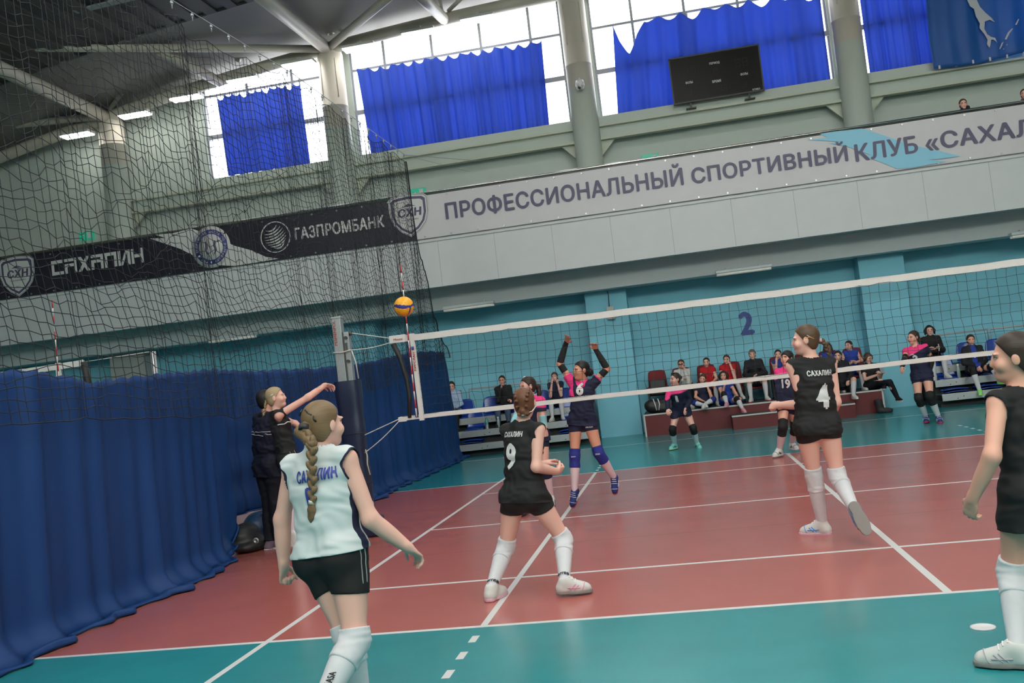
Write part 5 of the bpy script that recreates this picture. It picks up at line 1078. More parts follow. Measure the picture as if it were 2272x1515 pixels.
def seam(p, target, pts, m, r=.0022, name='seam'):
    me = target.data; off = V(target.parent.location); bv = BVHTree.FromPolygons([tuple(v.co+off) for v in me.vertices], [tuple(q.vertices) for q in me.polygons]); out = []
    pts = np.array(pts); n = 24
    for i in range(n+1):
        t = i/n*(len(pts)-1); k_ = min(int(t), len(pts)-2); q = lerp(pts[k_], pts[k_+1], t-k_); h = bv.find_nearest(V(q)); out.append(h[0]+h[1]*.001)
    return MB().tube(out, r, 5).build(name, m, target)
def dist_to(a, b):
    a, b = np.asarray(a), np.asarray(b); ba = b-a
    def f(c):
        t = np.clip(((c-a)@ba)/(ba@ba), 0, 1); return np.linalg.norm(c-(a+t[:, None]*ba), axis=1)
    return f
def piping(p, m, hole=.062, w=.014):
    J, s, b = p.J, p.s, p.b
    for S in 'LR':
        a = J['s'+S]-(J['s'+S]-J['N'])*.02-p.up*.012*s; bb_ = J['s'+S]+(J['s'+S]-J['N'])*1.2-p.up*.02; d = dist_to(a, bb_); ba = bb_-a
        def fn(c):
            t = np.clip(((c-a)@ba)/(ba@ba), 0, 1); return (hole*.8+(hole*1.4)*t)*s*b+w-d(c)
        p.recolour(p.jer, m, fn)
def yoke(p, m, drop=.05, skew=0.):
    """coloured shoulder yoke of the pink and navy jerseys, falling lower on one side"""
    J = p.J; u = p.up; p.recolour(p.jer, m, lambda c: ((c-J['N'])@u)+(drop+skew*((c-J['N'])@p.slat))*p.s)
FRONT_KW = dict(h=.0075, hf=.0048)
# ---- 1: girl in the white jersey, seen from behind, nearest on the left
J = pose(-6.3, 1.0, (738, 1228), (706, 1010), (716, 957), 18, 12, {'L': ((626, 1152, 1), (630, 1256, 1), (629, 1310, 1)), 'R': ((822, 1152, 1), (906, 1215, 1), (946, 1246, 1))}, {'R': ((788, 1420, 1), (702, 1585, -1)), 'L': ((772, 1408, 1), (806, 1580, 1))}, dN=.03, dH=.03, shw=.150, b=1.12)
p = Person('player in white sleeveless jersey seen from behind, brown plait down the back', J, 1.0, 1.12, 'fair', 'light', yaw(32), (0, .05, 1), base=(*(J['aL'][:2]), 0), **FRONT_KW)
p.body(dict(L=dict(n=(.6, -.2, .2), curl=1.25, thumb=1), R=dict(n=(-.2, .1, -1), curl=.45)))
p.cap(.012, 0); W = p.hp_
tie = W(-.005, -.115, .0)
Yb = -6.3
p.tail([tie, W(.02, -.135, -.02), at(694, 985, Yb-.12)], [.030, .030, .024], 'ponytail_base')
p.braid([W(.01, -.13, -.005), at(693, 985, Yb-.125), at(691, 1030, Yb-.13), at(694, 1070, Yb-.13), at(692, 1110, Yb-.125), at(690, 1162, Yb-.12)], .031, 9)
MB().tube([tie+V((0, -.02, .012)), tie+V((0, -.035, -.012))], .026, 12).build('hair_tie', mat('hair_tie_black', (.02, .02, .02), .6), p.root)
for a, b_ in ((W(-.005, -.105, .085), W(-.045, -.100, .055)), (W(.03, -.10, .09), W(.045, -.108, .06)), (W(-.05, -.095, .05), W(-.06, -.09, .02))): MB().tube([a, lerp(a, b_, .5)-p.F[1]*.006, b_], .005, 6).build('hair_clip', mat('hair_clip_black', (.012, .012, .012), .3), p.root)
p.jersey(JWHITE, 0, -.005, .017, wr=.0036, hemw=(.178, .135)); piping(p, NAVY, .062, .012); p.recolour(p.jer, NAVY, lambda c: np.minimum(((c-p.P)@(-p.lat))-.09, np.minimum(.030-abs((c-p.P)@p.pf-.01), .06-(c-p.C)@p.up)))
bk = -p.fwd; p.print_('САХАЛИН', at(693, 1055, -6.42), .205, .058, PRB, -p.slat, p.up, .05, 'lettering'); p.print_('1', at(688, 1110, -6.42), .038, .12, PRB, -p.slat, p.up, .03)
sh = p.shorts(BLACK, .47, .13); LG = mat('seam_light', (.25, .26, .26), .7)
hp, kn = p.J['hR'], p.J['kR']
for o_ in (-.055, -.015): seam(p, sh, [hp-p.lat*.10-p.pf*(.05+o_)+p.up*.09, hp-p.lat*.13-p.pf*(.05+o_), lerp(hp, kn, .34)-p.lat*.12-p.pf*(.04+o_)], LG, .003)
for S in 'LR':
    p.sock(S, WHITE); p.kneepad(S, WHITE, .34, .14); p.shoe(S, SHW, SOLW, (.1, 1, -.1) if S == 'R' else (0, 1, 0))
c = lerp(p.J['kR'], p.J['aR'], .55); p.print_('MIKASA', c-np.array([0, .06, 0]), .10, .03, BLACK, vn(p.J['kR']-p.J['aR']), (-1, .0, .0), .03, 'lettering', [o for o in p.root.children if o.name.startswith('sock')][1])
# ---- 2: number 9
J = pose(-3.52, 1.06, (1163, 1098), (1159, 941), (1165, 893), 18, 30, {'R': ((1190, 1036, -1), (1234, 1046, 1), (1256, 1040, 1)), 'L': ((1140, 1038, 1), (1203, 1030, 1), (1230, 1016, 1))}, {'L': ((1123, 1213, 1), (1089, 1306, -1)), 'R': ((1251, 1197, 1), (1252, 1291, -1))}, dN=.05, dH=.02)
p = Person('player number 9 in black, auburn braided hair, striding away to the right', J, 1.06, 1., 'fair', 'auburn', yaw(4), (0, 0, 1), base=(*(J['aL'][:2]), 0), **FRONT_KW)
p.body(dict(L=dict(n=(0, -.2, -1), curl=.25), R=dict(n=(-.2, .5, .3), curl=1.15, thumb=1.)))
W = p.hp_; ex = []
for q in (-1, 1):
    for i in range(9):
        t = i/8; a = W(q*(.030+.018*math.sin(PI*t)), .05-.165*math.sin(t*PI*.55), .112-.02*t-.17*t*t*t); ex.append(Ell(a, (.015, .021, .012), p.F, .010))
ex += [Ell(W(.0, -.105, -.055), (.034, .026, .028), p.F, .01), Ell(W(-.03, -.09, -.075), (.02, .02, .022), p.F, .006), Ell(W(.03, -.09, -.07), (.02, .02, .022), p.F, .006)]
p.cap(.008, 0, extra=ex)
MB().tube([W(-.085, -.01, -.03), W(-.066, -.07, -.062), W(0, -.118, -.085), W(.066, -.07, -.062), W(.085, -.01, -.03)], .004, 6).build('headband', WHITE, p.root)
p.jersey(BLACK, 0, .06, wr=.004, collar=.02); p.print_('САХАЛИН', p.C-p.cf*.1+p.up*.095+p.slat*.022, .185, .043, PRW, -p.slat, p.up, .05, 'lettering'); p.print_('9', p.C-p.cf*.1-p.up*.075+p.slat*.02, .10, .205, PRW, -p.slat, p.up, .055)
sh = p.shorts(BLACK, .33, .14); hp, kn = p.J['hR'], p.J['kR']; seam(p, sh, [hp-p.lat*.11+p.up*.09, hp-p.lat*.13, lerp(hp, kn, .31)-p.lat*.10-p.pf*.02], LG, .004)
for S, d in (('L', (.35, .93, 0)), ('R', (1, .12, -.03))):
    p.sock(S, WHITE); p.kneepad(S, WHITE, .33, .17); so = p.shoe(S, SHW, SOLP if S == 'L' else SOLG, d, accent=mat('shoe_pink_mark', (.70, .30, .42), .6) if S == 'R' else None)
    a = p.J['a'+S]; t = [o for o in p.root.children if o.name.startswith('sock')][-1]; p.print_('errea', lerp(p.J['k'+S], a, .80)+np.array([0, -.05, 0]), .075, .022, BLACK, (1, 0, .1), vn(p.J['k'+S]-a), .04, 'lettering', t)
# ---- 3: number 4
J = pose(-2.42, 1.12, (1812, 942), (1799, 797), (1787, 757), -8, -14, {'L': ((1783, 897, -1), (1727, 899, 1), (1697, 901, 1)), 'R': ((1855, 892, 1), (1838, 935, 1), (1832, 965, 1))}, {'L': ((1806, 1055, 1), (1825, 1163, 1)), 'R': ((1858, 1056, 1), (1897, 1133, -1))}, dN=.02, dH=.0)
p = Person('player number 4 in black seen from behind, head turned left, light brown plaited ponytail', J, 1.12, .97, 'fair', 'brown', yaw(-82), (0, 0, 1), base=(*(J['aL'][:2]), 0), **FRONT_KW)
p.body(dict(L=dict(n=(.2, .6, -.5), curl=1.1, thumb=.9), R=dict(curl=.4)))
p.cap(.009, .0); W = p.hp_; t0 = W(-.02, -.115, -.02)
p.braid([t0, W(-.03, -.155, -.045), W(-.04, -.165, -.10), W(-.05, -.175, -.16), W(-.06, -.20, -.24)], .024, 6); MB().tube([t0+p.F[1]*.012, t0-p.F[1]*.014], .019, 12).build('hair_tie', mat('hair_tie_rose', (.5, .32, .30), .7), p.root)
MB().tube([W(.082, .0, .012), W(.085, -.04, .018), W(.075, -.07, .0)], .0045, 6).build('hair_clip', mat('hair_clip_amber', (.5, .25, .1), .3), p.root); MB().tube([W(.085, -.02, .035), W(.082, -.05, .012)], .004, 6).build('hair_clip', mat('hair_clip_steel', (.5, .5, .5), .3, .8), p.root)
p.jersey(BLACK, 0, .085, wr=.004, hemw=(.165, .118), flare=.032); p.print_('САХАЛИН', p.C-p.cf*.1+p.up*.055-p.slat*.022, .215, .048, PRW, -p.slat, p.up, .05, 'lettering'); p.print_('4', p.C-p.cf*.1-p.up*.14-p.slat*.022, .118, .215, PRW, -p.slat, p.up, .08)
p.shorts(BLACK, .27, .14)
for S, d, u in (('L', (-.92, .38, 0), None), ('R', (.30, -.22, -.93), (.0, .95, -.1))):
    p.sock(S, WHITE); p.kneepad(S, WHITE, .30, .17); p.shoe(S, SHW if S == 'L' else SHC, SOLP if S == 'L' else SOLG, d, u, accent=cloth('shoe_mark_blue', (.10, .25, .6)))
# ---- 4: girl cut by the right edge
J = pose(-5.76, 1.04, (2292, 1090), (2262, 865), (2250, 803), -35, -32, {'L': ((2201, 1012, -1), (2157, 1108, 1), (2146, 1166, 1)), 'R': ((2345, 1030, 1), (2350, 1140, 1), (2352, 1200, 1))}, {'L': ((2246, 1268, 1), (2258, 1440, -1)), 'R': ((2345, 1275, 1), (2352, 1440, -1))}, shw=.15)
p = Person('dark haired player in black cut off by the right edge of the frame', J, 1.04, 1., 'mid', 'dark', yaw(-74), (0, 0, 1), base=(*(J['aL'][:2]), 0), **FRONT_KW)
p.body(dict(L=dict(n=(.7, .5, 0), curl=.55), R=dict(curl=.4))); p.cap(.012, 0, extra=[Ell(p.hp_(0, -.13, -.02), (.045, .045, .05), p.F, .01)])
p.jersey(BLACK, 0, .175, wr=.003, hemw=(.185, .135)); p.print_('5', p.C-p.cf*.1-p.up*.02, .13, .22, PRW, -p.slat, p.up, .05); p.shorts(BLACK, .3, .14)
for S, d in (('L', (-.93, .36, 0)), ('R', (-.6, .8, 0))): p.sock(S, WHITE); p.kneepad(S, WHITE, .33, .17); p.shoe(S, SHW, SOLG, d, accent=cloth('shoe_mark_grey', (.35, .33, .36)))
# ---- 5: spiker at the left end of the net
J = pose(-.95, 1.0, (640, 1018), (613, 914), (613, 886), 55, 62, {'R': ((684, 881, -1), (722, 854, 1), (743, 858, 1)), 'L': ((655, 940, 1), (668, 952, -1), (667, 966, -1))}, {'R': ((650, 1100, -1), (653, 1182, -1)), 'L': ((728, 1060, 1), (800, 1098, 1))}, dN=-.02)
p = Person('jumping attacker in black with one arm stretched to the ball beside the net post', J, 1.0, .95, 'fair', 'blond', yaw(78)+np.array([0, 0, .12]), (-.15, 0, 1), base=(J['aR'][0], J['aR'][1], J['aR'][2]-.2), h=.008, hf=.0055)
p.body(dict(R=dict(n=(.3, -.1, -1), curl=.45, spread=.2), L=dict(n=(.2, .5, .5), curl=.9)))
p.cap(.009, 0); W = p.hp_; p.braid([W(.0, -.115, -.01), W(.0, -.14, -.06), W(.01, -.15, -.12), W(.01, -.19, -.16)], .022, 5); MB().tube([W(-.08, -.01, .04), W(-.082, -.05, .025)], .006, 6).build('hair_clip', SOLW, p.root)
p.jersey(BLACK, 0, -.07, wr=.004, flare=.02, hemw=(.15, .11)); seam(p, p.jer, [p.C-p.slat*.14-p.cf*.03+p.up*.03, p.C-p.slat*.12+p.cf*.06+p.up*.03, p.C+p.cf*.12+p.up*.03], PRW, .006, 'stripe')
sh = p.shorts(BLACK, .36, .10)
for o_ in (.0, .05): seam(p, sh, [p.P-p.lat*.12+p.pf*o_+p.up*.09, p.P-p.lat*.14+p.pf*o_, lerp(p.J['hR'], p.J['kR'], .3)-p.lat*.1+p.pf*o_], LG, .003)
for S, d in (('R', (.45, -.1, -.75)), ('L', (.75, .1, -.4))): p.sock(S, SOCKP, .06); p.kneepad(S, WHITE); p.shoe(S, SHW, SOLW, d)
# ---- 6: coach behind the attacker
J = pose(-.25, 1.08, (598, 1030), (592, 920), (592, 887), 28, 28, {'L': ((570, 995, 1), (583, 1056, 1), (590, 1084, 1)), 'R': ((622, 996, 1), (628, 1050, 1), (632, 1080, 1))}, {'L': ((598, 1120, 1), (598, 1204, 1)), 'R': ((612, 1120, 1), (618, 1200, 1))})
p = Person('person in a navy tracksuit with short dark hair standing behind the attacker', J, 1.08, 1.05, 'mid', 'black', yaw(52), (0, 0, 1), base=(*(J['aL'][:2]), 0), h=.009, hf=.006)
p.body(dict(L=dict(n=(.6, .3, 0), curl=.4), R=dict(curl=.4)), bust=False); p.cap(.012, .0, low=-.07)
p.jersey(cloth('tracksuit_navy', (.010, .012, .026)), 1.0, .14, .016, name='jacket', full=True, wr=.005, neck=.07, hemw=(.185, .135))
for off in (0, .03):
    for S in 'LR':
        a, e = p.J['s'+S], p.J['e'+S]; q = lerp(a, e, .42+off); p.band(a, e, np.array([.060, .060])*p.s, WHITE, 'sleeve_stripe', .010, (.42+off*3, .455+off*3))
    seam(p, p.jer, [p.C-p.slat*.16-p.cf*.05-p.up*(.01+off), p.C-p.cf*.12-p.up*(.01+off), p.C+p.slat*.16-p.cf*.05-p.up*(.01+off)], PRW, .004, 'stripe')
p.shorts(cloth('trousers_black', (.009, .010, .016)), long=True, off=.014, name='trousers', wr=.004)
for S in 'LR': p.shoe(S, SHPU, SOLW, (.85, .5, 0))
# ---- 7: blocker number 6
J = pose(.62, .95, (1291, 930), (1293, 849), (1289, 822), 186, 194, {'R': ((1242, 807, -1), (1257, 758, 1), (1262, 741, -1)), 'L': ((1347, 818, 1), (1321, 774, -1), (1318, 757, -1))}, {'R': ((1275, 1018, -1), (1275, 1091, 1)), 'L': ((1330, 1010, -1), (1363, 1060, 1))}, dN=-.02, dH=-.02)
for S, q in (('R', -1), ('L', 1)): J['s'+S] = J['s'+S]+np.array([0, 0, .035])-np.array([.012*q, 0, 0])
p = Person('jumping blocker number 6 in navy and pink with both arms raised at the net', J, .95, 1., 'tan', 'black', yaw(-122)+np.array([0, 0, .05]), (0, 0, 1), base=(J['aR'][0], J['aR'][1], J['aR'][2]-.25), h=.008, hf=.005)
p.body({S: dict(n=(0, -1, .25), curl=.22, spread=.22, thumb=.1) for S in 'LR'}); p.cap(.009, 0, extra=[Ell(p.hp_(0, -.115, -.03), (.04, .05, .05), p.F, .01)])
MB().tube([p.hp_(-.06, .02, .11), p.hp_(-.045, -.01, .122)], .006, 5).build('hair_clip', SOLP, p.root)
p.jersey(NAVY, .42, .07, wr=.004, name='jersey'); N_ = p.J['N']
p.recolour(p.jer, PINK, lambda c: np.minimum(-((c-N_)@p.slat)-.075-.25*((c-N_)@p.up+.1), (c-N_)@p.up+.16)); p.recolour(p.jer, PINK, lambda c: .078-dist_to(N_-p.up*.02+p.cf*.02, p.J['H'])(c))
p.recolour(p.jer, PINK, lambda c: np.minimum((c-lerp(p.J['sL'], p.J['eL'], .36))@vn(p.J['eL']-p.J['sL']), .09-dist_to(p.J['sL'], p.J['eL'])(c)))
for S in 'LR':
    p.band(p.J['s'+S], p.J['e'+S], np.array([.044, .041, .037])*p.s, BLACK, 'arm_sleeve', .005, (.58, 1.0)); p.band(p.J['e'+S], p.J['w'+S], np.array([.038, .040, .036, .030, .026])*p.s, BLACK, 'arm_sleeve', .005, (-.04, 1.12))
f = p.fwd; p.print_('6', p.C+f*.12+p.up*.075+p.slat*.0, .095, .15, PRW, p.slat, p.up, .06); p.shorts(NAVY, .34, .12)
q = [o for o in p.root.children if o.name.startswith('shorts')][0]; p.print_('MIKASA', lerp(p.J['hL'], p.J['kL'], .22)+p.pf*.11, .085, .02, PRW, p.lat, p.up, .04, 'lettering', q)
for S, d in (('R', (-.30, -.42, -.86)), ('L', (-.08, -.48, -.87))):
    p.sock(S, SOCKP, .1); o = p.kneepad(S, KBLUE, .34, .20); p.shoe(S, SHB, SOLR, d, (d[0]*.3, -.86, .45), accent=PRW)
    p.print_('ERREA', p.J['k'+S]+p.pf*.1, .05, .016, PRW, p.lat, UPV, .04, 'lettering', o)
# ---- 8: girl with pale blue sleeves behind number 9
J = pose(.55, .97, (1188, 965), (1179, 884), (1170, 857), 200, 212, {'L': ((1207, 946, 1), (1170, 952, -1), (1150, 950, -1)), 'R': ((1142, 932, -1), (1138, 946, -1), (1131, 947, -1))}, {'R': ((1168, 1056, -1), (1164, 1126, 1)), 'L': ((1210, 1040, -1), (1222, 1105, 1))})
p = Person('player in pink and navy with pale blue arm sleeves, half hidden behind number 9', J, .97, .97, 'fair', 'dark', yaw(-126), (0, 0, 1), base=(*(J['aR'][:2]), 0), h=.009, hf=.0055)
p.body({S: dict(n=(0, .2, -1), curl=.6) for S in 'LR'}); p.cap(.009, 0); p.tail([p.hp_(0, -.10, .0), p.hp_(.0, -.145, -.02), p.hp_(.01, -.15, -.10), p.hp_(.02, -.12, -.19)], [.03, .034, .03, .014])
MB().tube([p.hp_(-.055, .03, .105), p.hp_(-.04, .0, .122), p.hp_(-.05, -.02, .115)], .008, 5).build('hair_clip', SOLW, p.root)
p.jersey(NAVY, .40, .08, wr=.003); yoke(p, PINK, .075, .25)
for S in 'LR':
    p.band(p.J['s'+S], p.J['e'+S], np.array([.044, .041, .037])*p.s, SKYB, 'arm_sleeve', .006, (.56, 1.0)); p.band(p.J['e'+S], p.J['w'+S], np.array([.038, .040, .036, .030, .026])*p.s, SKYB, 'arm_sleeve', .006, (-.04, .98))
p.shorts(NAVY, .35, .12)
for S, d in (('R', (-.35, -.93, 0)), ('L', (.15, -.98, -.1))): p.sock(S, SOCKP); p.kneepad(S, NAVY); p.shoe(S, SHW, SOLB, d, accent=BLACK)
# ---- 9, 10, 11: the back row across the net
FAR = dict(h=.011, hf=.007)
J = pose(6.95, .97, (1511, 909), (1500, 859), (1497, 837), 188, 200, {'R': ((1481, 886, -1), (1482, 908, -1), (1482, 920, -1)), 'L': ((1532, 888, 1), (1521, 906, -1), (1516, 918, -1))}, {'R': ((1492, 953, -1), (1497, 986, 1)), 'L': ((1538, 950, -1), (1547, 985, 1))}, dN=-.18, dH=-.05)
p = Person('player number 1 in pink and navy crouching before the red platform', J, .97, .97, 'fair', 'dark', yaw(-128), (0, -.1, 1), base=(J['P'][0] if 'P' in J else J['aR'][0], J['aR'][1], 0), **FAR)
p.body({S: dict(n=(0, -.5, -.5), curl=.5) for S in 'LR'}); p.cap(.009, 0, extra=[Ell(p.hp_(0, -.12, .02), (.04, .04, .04), p.F, .01)]); MB().tube([p.hp_(-.09, .01, .07), p.hp_(-.03, .05, .115), p.hp_(.04, .045, .112)], .008, 5).build('headband', BLACK, p.root)
p.jersey(NAVY, 1, .07, full=True, wr=.003); yoke(p, PINK, .085, -.1); p.print_('1', p.C+p.fwd*.12-p.up*.03, .05, .14, PRW, p.slat, p.up, .06); p.shorts(NAVY, .36, .12)
for S, d in (('R', (-.5, -.85, 0)), ('L', (.25, -.97, 0))): p.sock(S, WHITE); p.kneepad(S, BLACK); p.shoe(S, SHM, mat('sole_mint', (.45, .75, .45), .6), d, accent=SHB)
J = pose(4.15, 1.0, (1750, 897), (1747, 818), (1746, 794), 196, 205, {'R': ((1727, 862, -1), (1730, 900, -1), (1733, 913, -1)), 'L': ((1772, 862, 1), (1768, 900, 1), (1764, 914, -1))}, {'R': ((1737, 948, -1), (1729, 999, 1)), 'L': ((1764, 948, 1), (1757, 985, 1))})
p = Person('player number 19 in pink and navy with dark fringe, beside number 4', J, 1.0, 1.0, 'mid', 'black', yaw(-138)+np.array([0, 0, .15]), (0, 0, 1), base=(*(J['aR'][:2]), 0), **FAR)
p.body({S: dict(n=(0, -.6, .2), curl=.4) for S in 'LR'}); p.cap(.013, .022); p.jersey(NAVY, 1, .08, full=True, wr=.003); yoke(p, PINK, .11, -.35); p.print_('19', p.C+p.fwd*.12-p.up*.05, .13, .14, PRW, p.slat, p.up, .05); p.shorts(NAVY, .36, .12)
p.print_('ERREA', p.C+p.fwd*.12+p.up*.05-p.slat*.05, .09, .02, PRW, p.slat, p.up, .04, 'lettering')
for S, d in (('R', (-.55, -.83, 0)), ('L', (.3, -.95, 0))): p.sock(S, SOCKP); p.kneepad(S, BLACK, .34, .3); p.shoe(S, SHW, SOLW, d, accent=BLACK)
J = pose(7.2, 1.07, (2045, 831), (2030, 769), (2026, 748), 200, 200, {'R': ((2007, 796, -1), (2001, 817, -1), (1999, 826, -1)), 'L': ((2068, 797, 1), (2062, 828, -1), (2058, 843, -1))}, {'R': ((2038, 884, -1), (2055, 925, 1)), 'L': ((2064, 880, -1), (2083, 926, 1))})
p = Person('player number 2 in pink and navy waiting near the right bleacher', J, 1.07, .97, 'mid', 'dark', yaw(-122), (0, 0, 1), base=(*(J['aR'][:2]), 0), **FAR)
p.body({S: dict(n=(.3, -.4, -.5), curl=.4) for S in 'LR'}); p.cap(.009, 0); p.tail([p.hp_(0, -.11, .01), p.hp_(0, -.13, -.05), p.hp_(.02, -.11, -.12)], [.03, .03, .012]); p.jersey(NAVY, .42, .08, wr=.003); yoke(p, PINK, .10, -.35); p.print_('2', p.C+p.fwd*.12-p.up*.05-p.slat*.02, .09, .15, PRW, p.slat, p.up, .06)
p.print_('ERREA', p.C+p.fwd*.12+p.up*.04-p.slat*.07, .08, .018, PRW, p.slat, p.up, .04, 'lettering')
for S in 'LR': p.band(p.J['s'+S], p.J['e'+S], np.array([.044, .041, .037])*p.s, BLACK, 'arm_sleeve', .006, (.62, 1.0)); p.band(p.J['e'+S], p.J['w'+S], np.array([.038, .040, .036, .030, .026])*p.s, BLACK, 'arm_sleeve', .006, (-.04, .95))
p.shorts(NAVY, .36, .12)
for S, d in (('R', (-.3, -.95, 0)), ('L', (-.15, -.98, 0))): p.sock(S, WHITE); p.kneepad(S, BLACK, .36, .2); p.shoe(S, SHB, SOLR, d, accent=PRW)
# ---- seated spectators and substitutes
SEAT = dict(h=.014, hf=.0085)
def sit(x, y, z, s=.88, lean=0., face=188, arms=None, legs=None, hd=0., tw=0., spread=.12, floor=None, foot=.34, tilt=0., knee=0.):
    """seated pose facing the court; z = seat height; arms / legs override joint offsets from the pelvis"""
    J = {}; P = np.array([x, y, z+.085*s]); N = P+np.array([hd*.5, lean, .515*s]); f = yaw(180+tw); l = left(f); J['N'] = N; J['H'] = N+vn(np.array([hd*.3+tilt, -.05, 1.]))*.148*s
    J['hL'], J['hR'] = P+l*.085*s, P-l*.085*s; sc = N-np.array([0, 0, .045*s]); J['sL'], J['sR'] = sc+l*.15*s, sc-l*.15*s
    for S, q in (('L', 1), ('R', -1)):
        J['k'+S] = P+f*.40*s+l*q*spread+np.array([0, 0, .02*s+knee]); zf = (floor if floor is not None else .492); J['a'+S] = J['k'+S]+f*.02*s+np.array([0, 0, zf+.085*s-J['k'+S][2]])
        J['e'+S] = J['s'+S]+f*.07*s+l*q*.05*s-np.array([0, 0, .26*s]); J['w'+S] = J['e'+S]+f*.21*s-l*q*.09*s-np.array([0, 0, .06*s]); J['p'+S] = J['w'+S]+f*.12*s-l*q*.06*s
    for k_, v_ in (arms or {}).items(): J[k_] = N+np.array([l[0]*v_[0], 0, 0])*s+f*v_[1]*s+np.array([0, 0, v_[2]*s])      # (left, forward, up) from the neck
    for k_, v_ in (legs or {}).items(): J[k_] = P+l*v_[0]*s+f*v_[1]*s+np.array([0, 0, v_[2]*s])
    return J
HANDFACE = lambda S, q: {'e'+S: (q*.14, .20, -.34), 'w'+S: (q*.075, .16, -.02), 'p'+S: (q*.055, .11, .12)}
LAP = {}
def sitter(label, px, py, Y, z, s, top, hair, face=186, sleeve=0., full=False, arms=None, legs=None, bottoms=BLACK, long=False, socks=WHITE, pads=None, shoes=(SHW, SOLW), group=None, skin='fair', lean=.0, hd=0., tw=0., spread=.12, floor=None, tilt=0., hairx=None, jn='jersey', base_z=None, knee=0., hp=None, ftilt=0.):
    x = at(px, py, Y)[0]; J = sit(x-hd*.6, Y+.12, z, s, lean, face, arms, legs, hd, tw, spread, floor, tilt=tilt, knee=knee)
    p = Person(label, J, s, 1., skin, hair, yaw(face)+np.array([0, 0, ftilt]), (tilt, 0, 1), base=(x, Y+.1, base_z if base_z is not None else min(J['aL'][2], J['aR'][2])-.08), group=group, **SEAT)
    p.body(hp or {S: dict(n=(0, -.2, -1), curl=.6) for S in 'LR'}, bust=sleeve < 1); p.cap(.011, 0)
    if hairx == 'tail': p.tail([p.hp_(0, -.10, .03), p.hp_(.03, -.12, -.04), p.hp_(.07, -.06, -.14), p.hp_(.08, .0, -.22)], [.03, .035, .03, .012])
    if hairx == 'long':
        for q in (-1, 1): p.tail([p.hp_(q*.07, .0, .04), p.hp_(q*.088, .0, -.06), p.hp_(q*.09, .02, -.15), p.hp_(q*.08, .04, -.24)], [.025, .028, .03, .015], 'hair_lock')
    if hairx == 'bob':
        for q in (-1, 1): p.tail([p.hp_(q*.06, .02, .06), p.hp_(q*.092, .0, .0), p.hp_(q*.095, -.01, -.07)], [.03, .034, .02], 'hair_lock')
    if hairx == 'bun': sdf_obj('hair_bun', [Ell(p.hp_(0, -.08, .11), (.045, .045, .04), p.F)], .009, hair_mat('hair_'+hair, HAIR[hair]), p.root)
    p.jersey(top, sleeve, .05, .013 if sleeve < 1 else .018, full=full, wr=.004, name=jn, hemw=(.165, .13), arms='LR')
    p.shorts(bottoms, .5, .12, long=long, off=.012, name='trousers' if long else 'shorts', wr=.003)
    for S in 'LR':
        if not long: p.sock(S, socks, .1)
        if pads: p.kneepad(S, pads, .25, .2)
        d = vn(np.array([p.pf[0]*.5+(.25 if S == 'L' else -.25), -.95, 0])); p.shoe(S, shoes[0], shoes[1], d, accent=None)
    return p
zc_ = .49+.36
p = sitter('woman with glasses in a white jacket, hands clasped at the chin, on a red chair', 1511, 806, 11.45, zc_, .90, cloth('jacket_white', (.60, .60, .58)), 'brown', 186, 1, True, {**HANDFACE('L', 1), **{'eR': (-.17, .14, -.30), 'wR': (-.02, .24, -.25), 'pR': (.08, .24, -.2)}}, bottoms=BLACK, long=True, jn='jacket', skin='mid')
MB().tube([p.hp_(-.05, .10, .005), p.hp_(-.02, .112, .0), p.hp_(.02, .112, .0), p.hp_(.05, .10, .005)], .009, 6).build('glasses', mat('glasses_dark', (.02, .015, .012), .2), p.root)
sitter('girl in a red jersey sitting upright, first of the two in red', 1568, 806, 11.45, zc_, .87, RED, 'dark', 188, .3, False, None, shoes=(SHW, SOLW), skin='fair')
sitter('girl in a red jersey on a red chair, resting her chin on her hand', 1613, 801, 11.45, zc_, .88, RED, 'brown', 186, .3, False, HANDFACE('L', 1), hairx='tail', legs={'kL': (.16, .38, .10), 'aL': (.25, .30, -.30), 'kR': (-.04, .42, .06), 'aR': (.10, .62, -.26)}, skin='fair')
p = sitter('person in black jacket and white headband leaning forward on a red chair', 1670, 790, 11.40, zc_, .95, cloth('jacket_black', (.016, .016, .02)), 'light', 186, 1, True, {'eL': (.24, .12, -.32), 'wL': (.03, .34, -.33), 'pL': (-.06, .38, -.36), 'eR': (-.24, .12, -.32), 'wR': (-.05, .34, -.36), 'pR': (.04, .38, -.42)}, lean=-.06, jn='jacket', shoes=(SHW, SOLR), spread=.17)
MB().tube([p.hp_(.085*math.sin(a), -.018+.108*math.cos(a), .062) for a in np.linspace(-1.9, 1.9, 15)], .009, 6).build('headband', WHITE, p.root)
sitter('girl in a sleeveless blue jersey touching both cheeks, left of the player numbered 19', 1727, 787, 11.42, zc_, .86, BLUE, 'dark', 188, 0, False, {**HANDFACE('L', 1), **HANDFACE('R', -1)}, bottoms=BLUE, lean=-.06, shoes=(SHW, SOLR))
sitter('girl in sleeveless blue whose arm shows just left of the head of number 4', 1789, 782, 11.42, zc_, .86, BLUE, 'dark', 180, 0, False, None, bottoms=BLUE)
sitter('girl in sleeveless blue with long black hair on a red chair', 1838, 771, 11.45, zc_, .90, BLUE, 'black', 192, 0, False, None, bottoms=BLUE, hairx='long', skin='tan')
sitter('girl in sleeveless blue turning her head left on the rightmost red chair', 1887, 768, 11.42, zc_, .88, BLUE, 'dark', 218, 0, False, {'eL': (.24, .04, -.27), 'wL': (.04, .24, -.30), 'pL': (-.04, .26, -.22), 'eR': (-.24, .04, -.27), 'wR': (-.06, .24, -.30), 'pR': (.02, .26, -.24)}, bottoms=BLUE, tilt=-.12)
